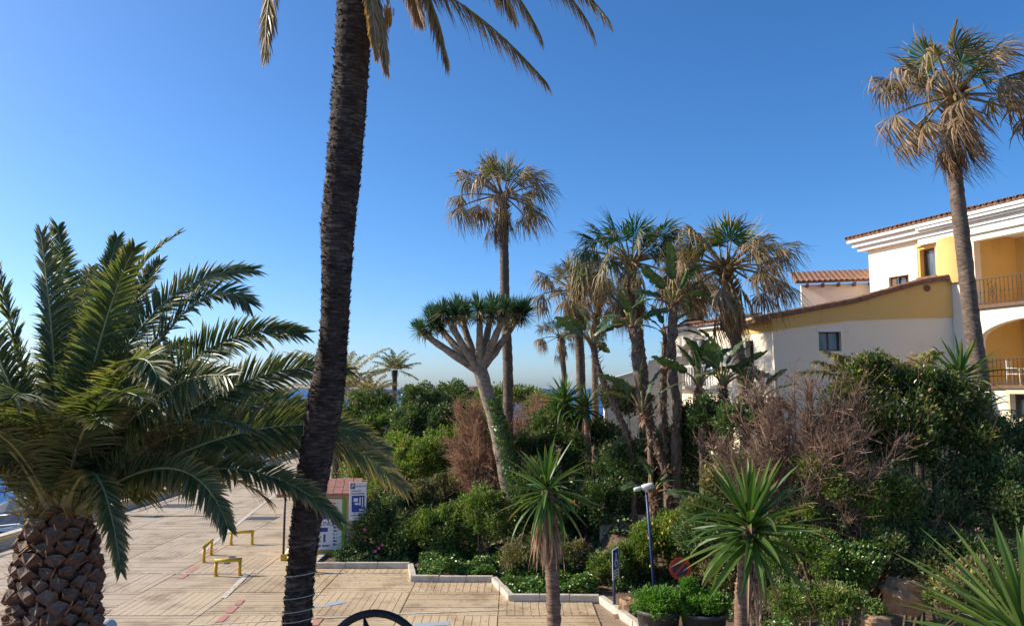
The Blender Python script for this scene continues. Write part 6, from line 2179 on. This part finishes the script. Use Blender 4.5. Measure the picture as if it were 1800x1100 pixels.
# pink flowers and lemons as small things on the shrubs
rng = np.random.default_rng(96)
fl = MB()
for px, py in ((666, 963), (672, 957), (660, 968), (641, 930)):
    c = npv(P(px, py, 25.5))
    for k in range(5):
        a = 2 * math.pi * k / 5
        d = np.array([[math.cos(a), -0.2, math.sin(a)]])
        fl.leaves(c[None], nrm(d), np.array([[0, -1.0, 0]]), 0.05, 0.05, 0.5)
tag(fl.build('pink_flowers', M['flower']), 'few pink blossoms on the dark shrub beside the parking sign', 'flowers', None, 'stuff')
lm = MB()
for k in range(42):
    c = npv(P(rng.uniform(1140, 1225), rng.uniform(915, 1000), 21.9))
    lm.tube([c + np.array([0, 0, z]) for z in (-0.04, -0.025, 0.0, 0.025, 0.04)], [0.008, 0.026, 0.032, 0.026, 0.008], 7)
tag(lm.build('lemons', M['lemon'], smooth=True), 'small yellow fruit scattered over the lemon bush', 'fruit', None, 'stuff')

# ------------------------------------------------------------------ black iron ring and opal globe at the bottom edge
rc = P(658, 1166, 7.0)
rr0 = 83 * 7.0 / F
ir = thing('iron_wheel_ornament', 'black iron ring with a pointed spoke cut by the bottom edge', 'ornament', (rc.x, 7.0, 0.0))
an = np.linspace(-math.pi / 2, 1.5 * math.pi, 49)
MB().tube([(rc.x + math.cos(a) * rr0, 7.0, rc.z + math.sin(a) * rr0) for a in an], 0.034, 10, cap=False).build('ring', M['black_iron'], ir, True)
for k in range(6):
    a = math.pi / 2 + 0.24 + k * math.pi / 3
    d = Vector((math.cos(a), 0, math.sin(a)))
    c_ = Vector((rc.x, 7.0, rc.z))
    MB().tube([c_ + d * 0.05, c_ + d * (rr0 * 0.6), c_ + d * (rr0 * 0.94)], [0.03, 0.045, 0.008], 8).build('spoke', M['black_iron'], ir, True)
MB().tube([(rc.x, 7.03, rc.z), (rc.x, 7.03, 0)], 0.035, 10).build('post', M['black_iron'], ir, True)
gl = P(189, 1103, 12.5)
gb = thing('globe_lamp', 'round opal lamp globe just showing beside the squat palm trunk', 'lamp', (gl.x, 12.5, 0.03))
MB().tube([(gl.x, 12.5, gl.z + 0.14 * math.cos(t)) for t in np.linspace(math.pi, 0, 13)], [max(0.004, 0.14 * math.sin(t)) for t in np.linspace(math.pi, 0, 13)], 20).build('globe', M['tint_lamp'], gb, True)
MB().tube([(gl.x, 12.5, 0.03), (gl.x, 12.5, gl.z - 0.12)], 0.035, 10).build('pole', M['dark_metal'], gb, True)

# ------------------------------------------------------------------ boats in the marina
def boat(label, x, y, rz, L, B, seed, cover=True, dark=False):
    t = thing('motor_boat', label, 'boat', (x, y, -1.5), 'boats moored at the quay')
    mt = Matrix.Translation((x, y, -1.5)) @ Matrix.Rotation(rz, 4, 'Z')
    K = 12
    m = MB()
    v = []
    for i in range(K):
        u = i / (K - 1)
        w = B / 2 * (1 - max(0, (u - 0.45) / 0.55) ** 2.2) * (0.9 + 0.1 * min(1, u * 4))
        w = max(w, 0.02)
        xx = -L / 2 + L * u
        sh = 0.95 + 0.35 * u * u
        for yy, z in ((-w, sh), (-w * 0.97, sh * 0.55), (-w * 0.7, 0.05), (0, -0.25), (w * 0.7, 0.05), (w * 0.97, sh * 0.55), (w, sh)):
            v.append(tuple(mt @ Vector((xx + 0.25 * u * (z > 0.5), yy, z))))
    q_ = [(i * 7 + j, i * 7 + j + 1, (i + 1) * 7 + j + 1, (i + 1) * 7 + j) for i in range(K - 1) for j in range(6)]
    q_ += [(i * 7, (i + 1) * 7, (i + 1) * 7 + 6, i * 7 + 6) for i in range(K - 1)]
    m.add(v, q_, [(0, 1, 6), (1, 5, 6), (1, 2, 5), (2, 4, 5), (2, 3, 4)])
    m.build('hull', M['hull_blue'] if dark else M['hull'], t)
    MB().box(-L * 0.49, L * 0.2, -B * 0.5, B * 0.5, 0.78, 0.86, 0, mt).build('rubbing_strake', M['hull'] if dark else M['dark_metal'], t)

    def loft(name, secs, mat):
        vv = []
        for xx, w, z0, z1 in secs:
            for yy, z in ((-w, z0), (-w * 0.92, z0 + (z1 - z0) * 0.6), (-w * 0.6, z1), (w * 0.6, z1), (w * 0.92, z0 + (z1 - z0) * 0.6), (w, z0)):
                vv.append(tuple(mt @ Vector((xx, yy, z))))
        n_ = len(secs)
        qq = [(i * 6 + j, i * 6 + j + 1, (i + 1) * 6 + j + 1, (i + 1) * 6 + j) for i in range(n_ - 1) for j in range(5)]
        tr_ = []
        for e in (0, (n_ - 1) * 6):
            tr_ += [(e, e + 1, e + 5), (e + 1, e + 4, e + 5), (e + 1, e + 2, e + 4), (e + 2, e + 3, e + 4)]
        MB().add(vv, qq, tr_).build(name, M[mat], t)

    loft('cabin', [(-L * 0.05, B * 0.36, 1.0, 1.75), (L * 0.1, B * 0.34, 1.0, 1.8), (L * 0.24, B * 0.26, 1.05, 1.35), (L * 0.38, B * 0.12, 1.1, 1.25)], 'hull')
    loft('windscreen', [(L * 0.1, B * 0.33, 1.45, 1.9), (L * 0.17, B * 0.3, 1.4, 1.62)], 'glass')
    if cover:
        loft('canvas_cover', [(-L * 0.46, B * 0.42, 0.95, 1.3), (-L * 0.3, B * 0.43, 1.0, 1.75), (-L * 0.12, B * 0.4, 1.0, 2.15), (L * 0.08, B * 0.36, 1.2, 2.05)], 'canvas')
    m = MB()
    for s_ in (-1, 1):
        m.tube([mt @ Vector((L * 0.15, s_ * B * 0.42, 1.1)), mt @ Vector((L * 0.15, s_ * B * 0.42, 1.55)), mt @ Vector((L * 0.42, s_ * B * 0.2, 1.75)), mt @ Vector((L * 0.47, 0, 1.8))], 0.018, 6)
    m.build('bow_rail', M['white_metal'], t, True)
    MB().tube([mt @ Vector((-L * 0.05, 0, 1.7)), mt @ Vector((-L * 0.05, 0, 3.0))], [0.03, 0.012], 6).build('mast', M['white_metal'], t)


boat('white motor boat with grey canvas at the left edge beside the palm trunk', -22.6, 27.5, 0.1, 6.5, 2.4, 1)
boat('white open motor boat, second from the left edge', -22.5, 31.5, 0.06, 6.0, 2.3, 2, False)
boat('covered boat moored just left of the green bin', -22.2, 36.5, 0.05, 6.0, 2.3, 3)
boat('dark-hulled boat just beyond the green bin', -22.4, 41.5, 0.08, 7.0, 2.5, 4, False, True)
boat('white boat with dark stripe where the quay meets the palm frond', -22.6, 47.0, 0.05, 7.5, 2.6, 5)
boat('farthest moored boat along the quay', -22.6, 53.0, 0.05, 7.5, 2.6, 6, False)
boat('white boat farther out, at the left edge behind the frond stalks', -31.0, 33.0, 0.1, 8, 2.8, 7)

# ------------------------------------------------------------------ far buildings
rng = np.random.default_rng(777)
nm_ = 60
xs = np.linspace(-140, -20, nm_)
sec = [(-6, -2.0), (-3.5, 0.6), (-1.5, 2.0), (0.0, 2.6), (3.0, 2.7), (5, -2.0)]
v = [(x, 118 + a + rng.normal(0, 0.5), b + rng.normal(0, 0.35)) for x in xs for a, b in sec]
q_ = [(i * 6 + j, (i + 1) * 6 + j, (i + 1) * 6 + j + 1, i * 6 + j + 1) for i in range(nm_ - 1) for j in range(5)]
tag(MB().add(v, q_).build('breakwater', M['mole']), kind='structure')
fb = P(400, 700, 105)
f1 = thing('marina_building', 'white marina building with dark slate gable roof beyond the quay', 'building', (fb.x, 105, 0))
wd = 9.0
z1_, z2_ = P(400, 704, 105).z, P(400, 678, 105).z
MB().box(fb.x - wd / 2, fb.x + wd / 2, 103, 112, -0.5, z1_).build('wall', M['white_wall'], f1)
v = [(fb.x - wd / 2 - 0.4, 102.6, z1_), (fb.x + wd / 2 + 0.4, 102.6, z1_), (fb.x + wd / 2 + 0.4, 112.4, z1_), (fb.x - wd / 2 - 0.4, 112.4, z1_), (fb.x - wd / 2 + 1, 107.5, z2_), (fb.x + wd / 2 - 2, 107.5, z2_)]
rf = MB().add(v, [(0, 1, 5, 4), (2, 3, 4, 5), (3, 2, 1, 0)], [(1, 2, 5), (3, 0, 4)]).build('roof', M['slate'], f1)
MB().box(fb.x + 0.6, fb.x + 2.6, 106, 108, z2_ - 0.6, z2_ + 0.9).build('lantern', M['white_wall'], f1)
for i in range(4):
    MB().box(fb.x - 3.6 + i * 2.0, fb.x - 2.6 + i * 2.0, 102.95, 103.1, z1_ - 2.2, z1_ - 0.8).build('window', M['glass'], f1)
rb = P(822, 690, 60)
f2 = thing('red_roofed_hut', 'terracotta roof corner showing between the dark crown and the dragon tree', 'building', (rb.x, 60, 0.5))
MB().box(rb.x - 1.6, rb.x + 2.2, 60, 64, 0.3, P(820, 694, 60).z).build('wall', M['rock'], f2)
zz1, zz2 = P(820, 694, 60).z, P(820, 678, 61.5).z
MB().add([(rb.x - 1.9, 59.6, zz1), (rb.x + 2.6, 59.6, zz1 + 0.02), (rb.x + 2.6, 64.4, zz1 + 0.02), (rb.x - 1.9, 64.4, zz1), (rb.x + 0.1, 62, zz2), (rb.x + 1.4, 62, zz2)], [(0, 1, 5, 4), (2, 3, 4, 5), (3, 2, 1, 0)], [(1, 2, 5), (3, 0, 4)]).build('roof', M['tile'], f2)
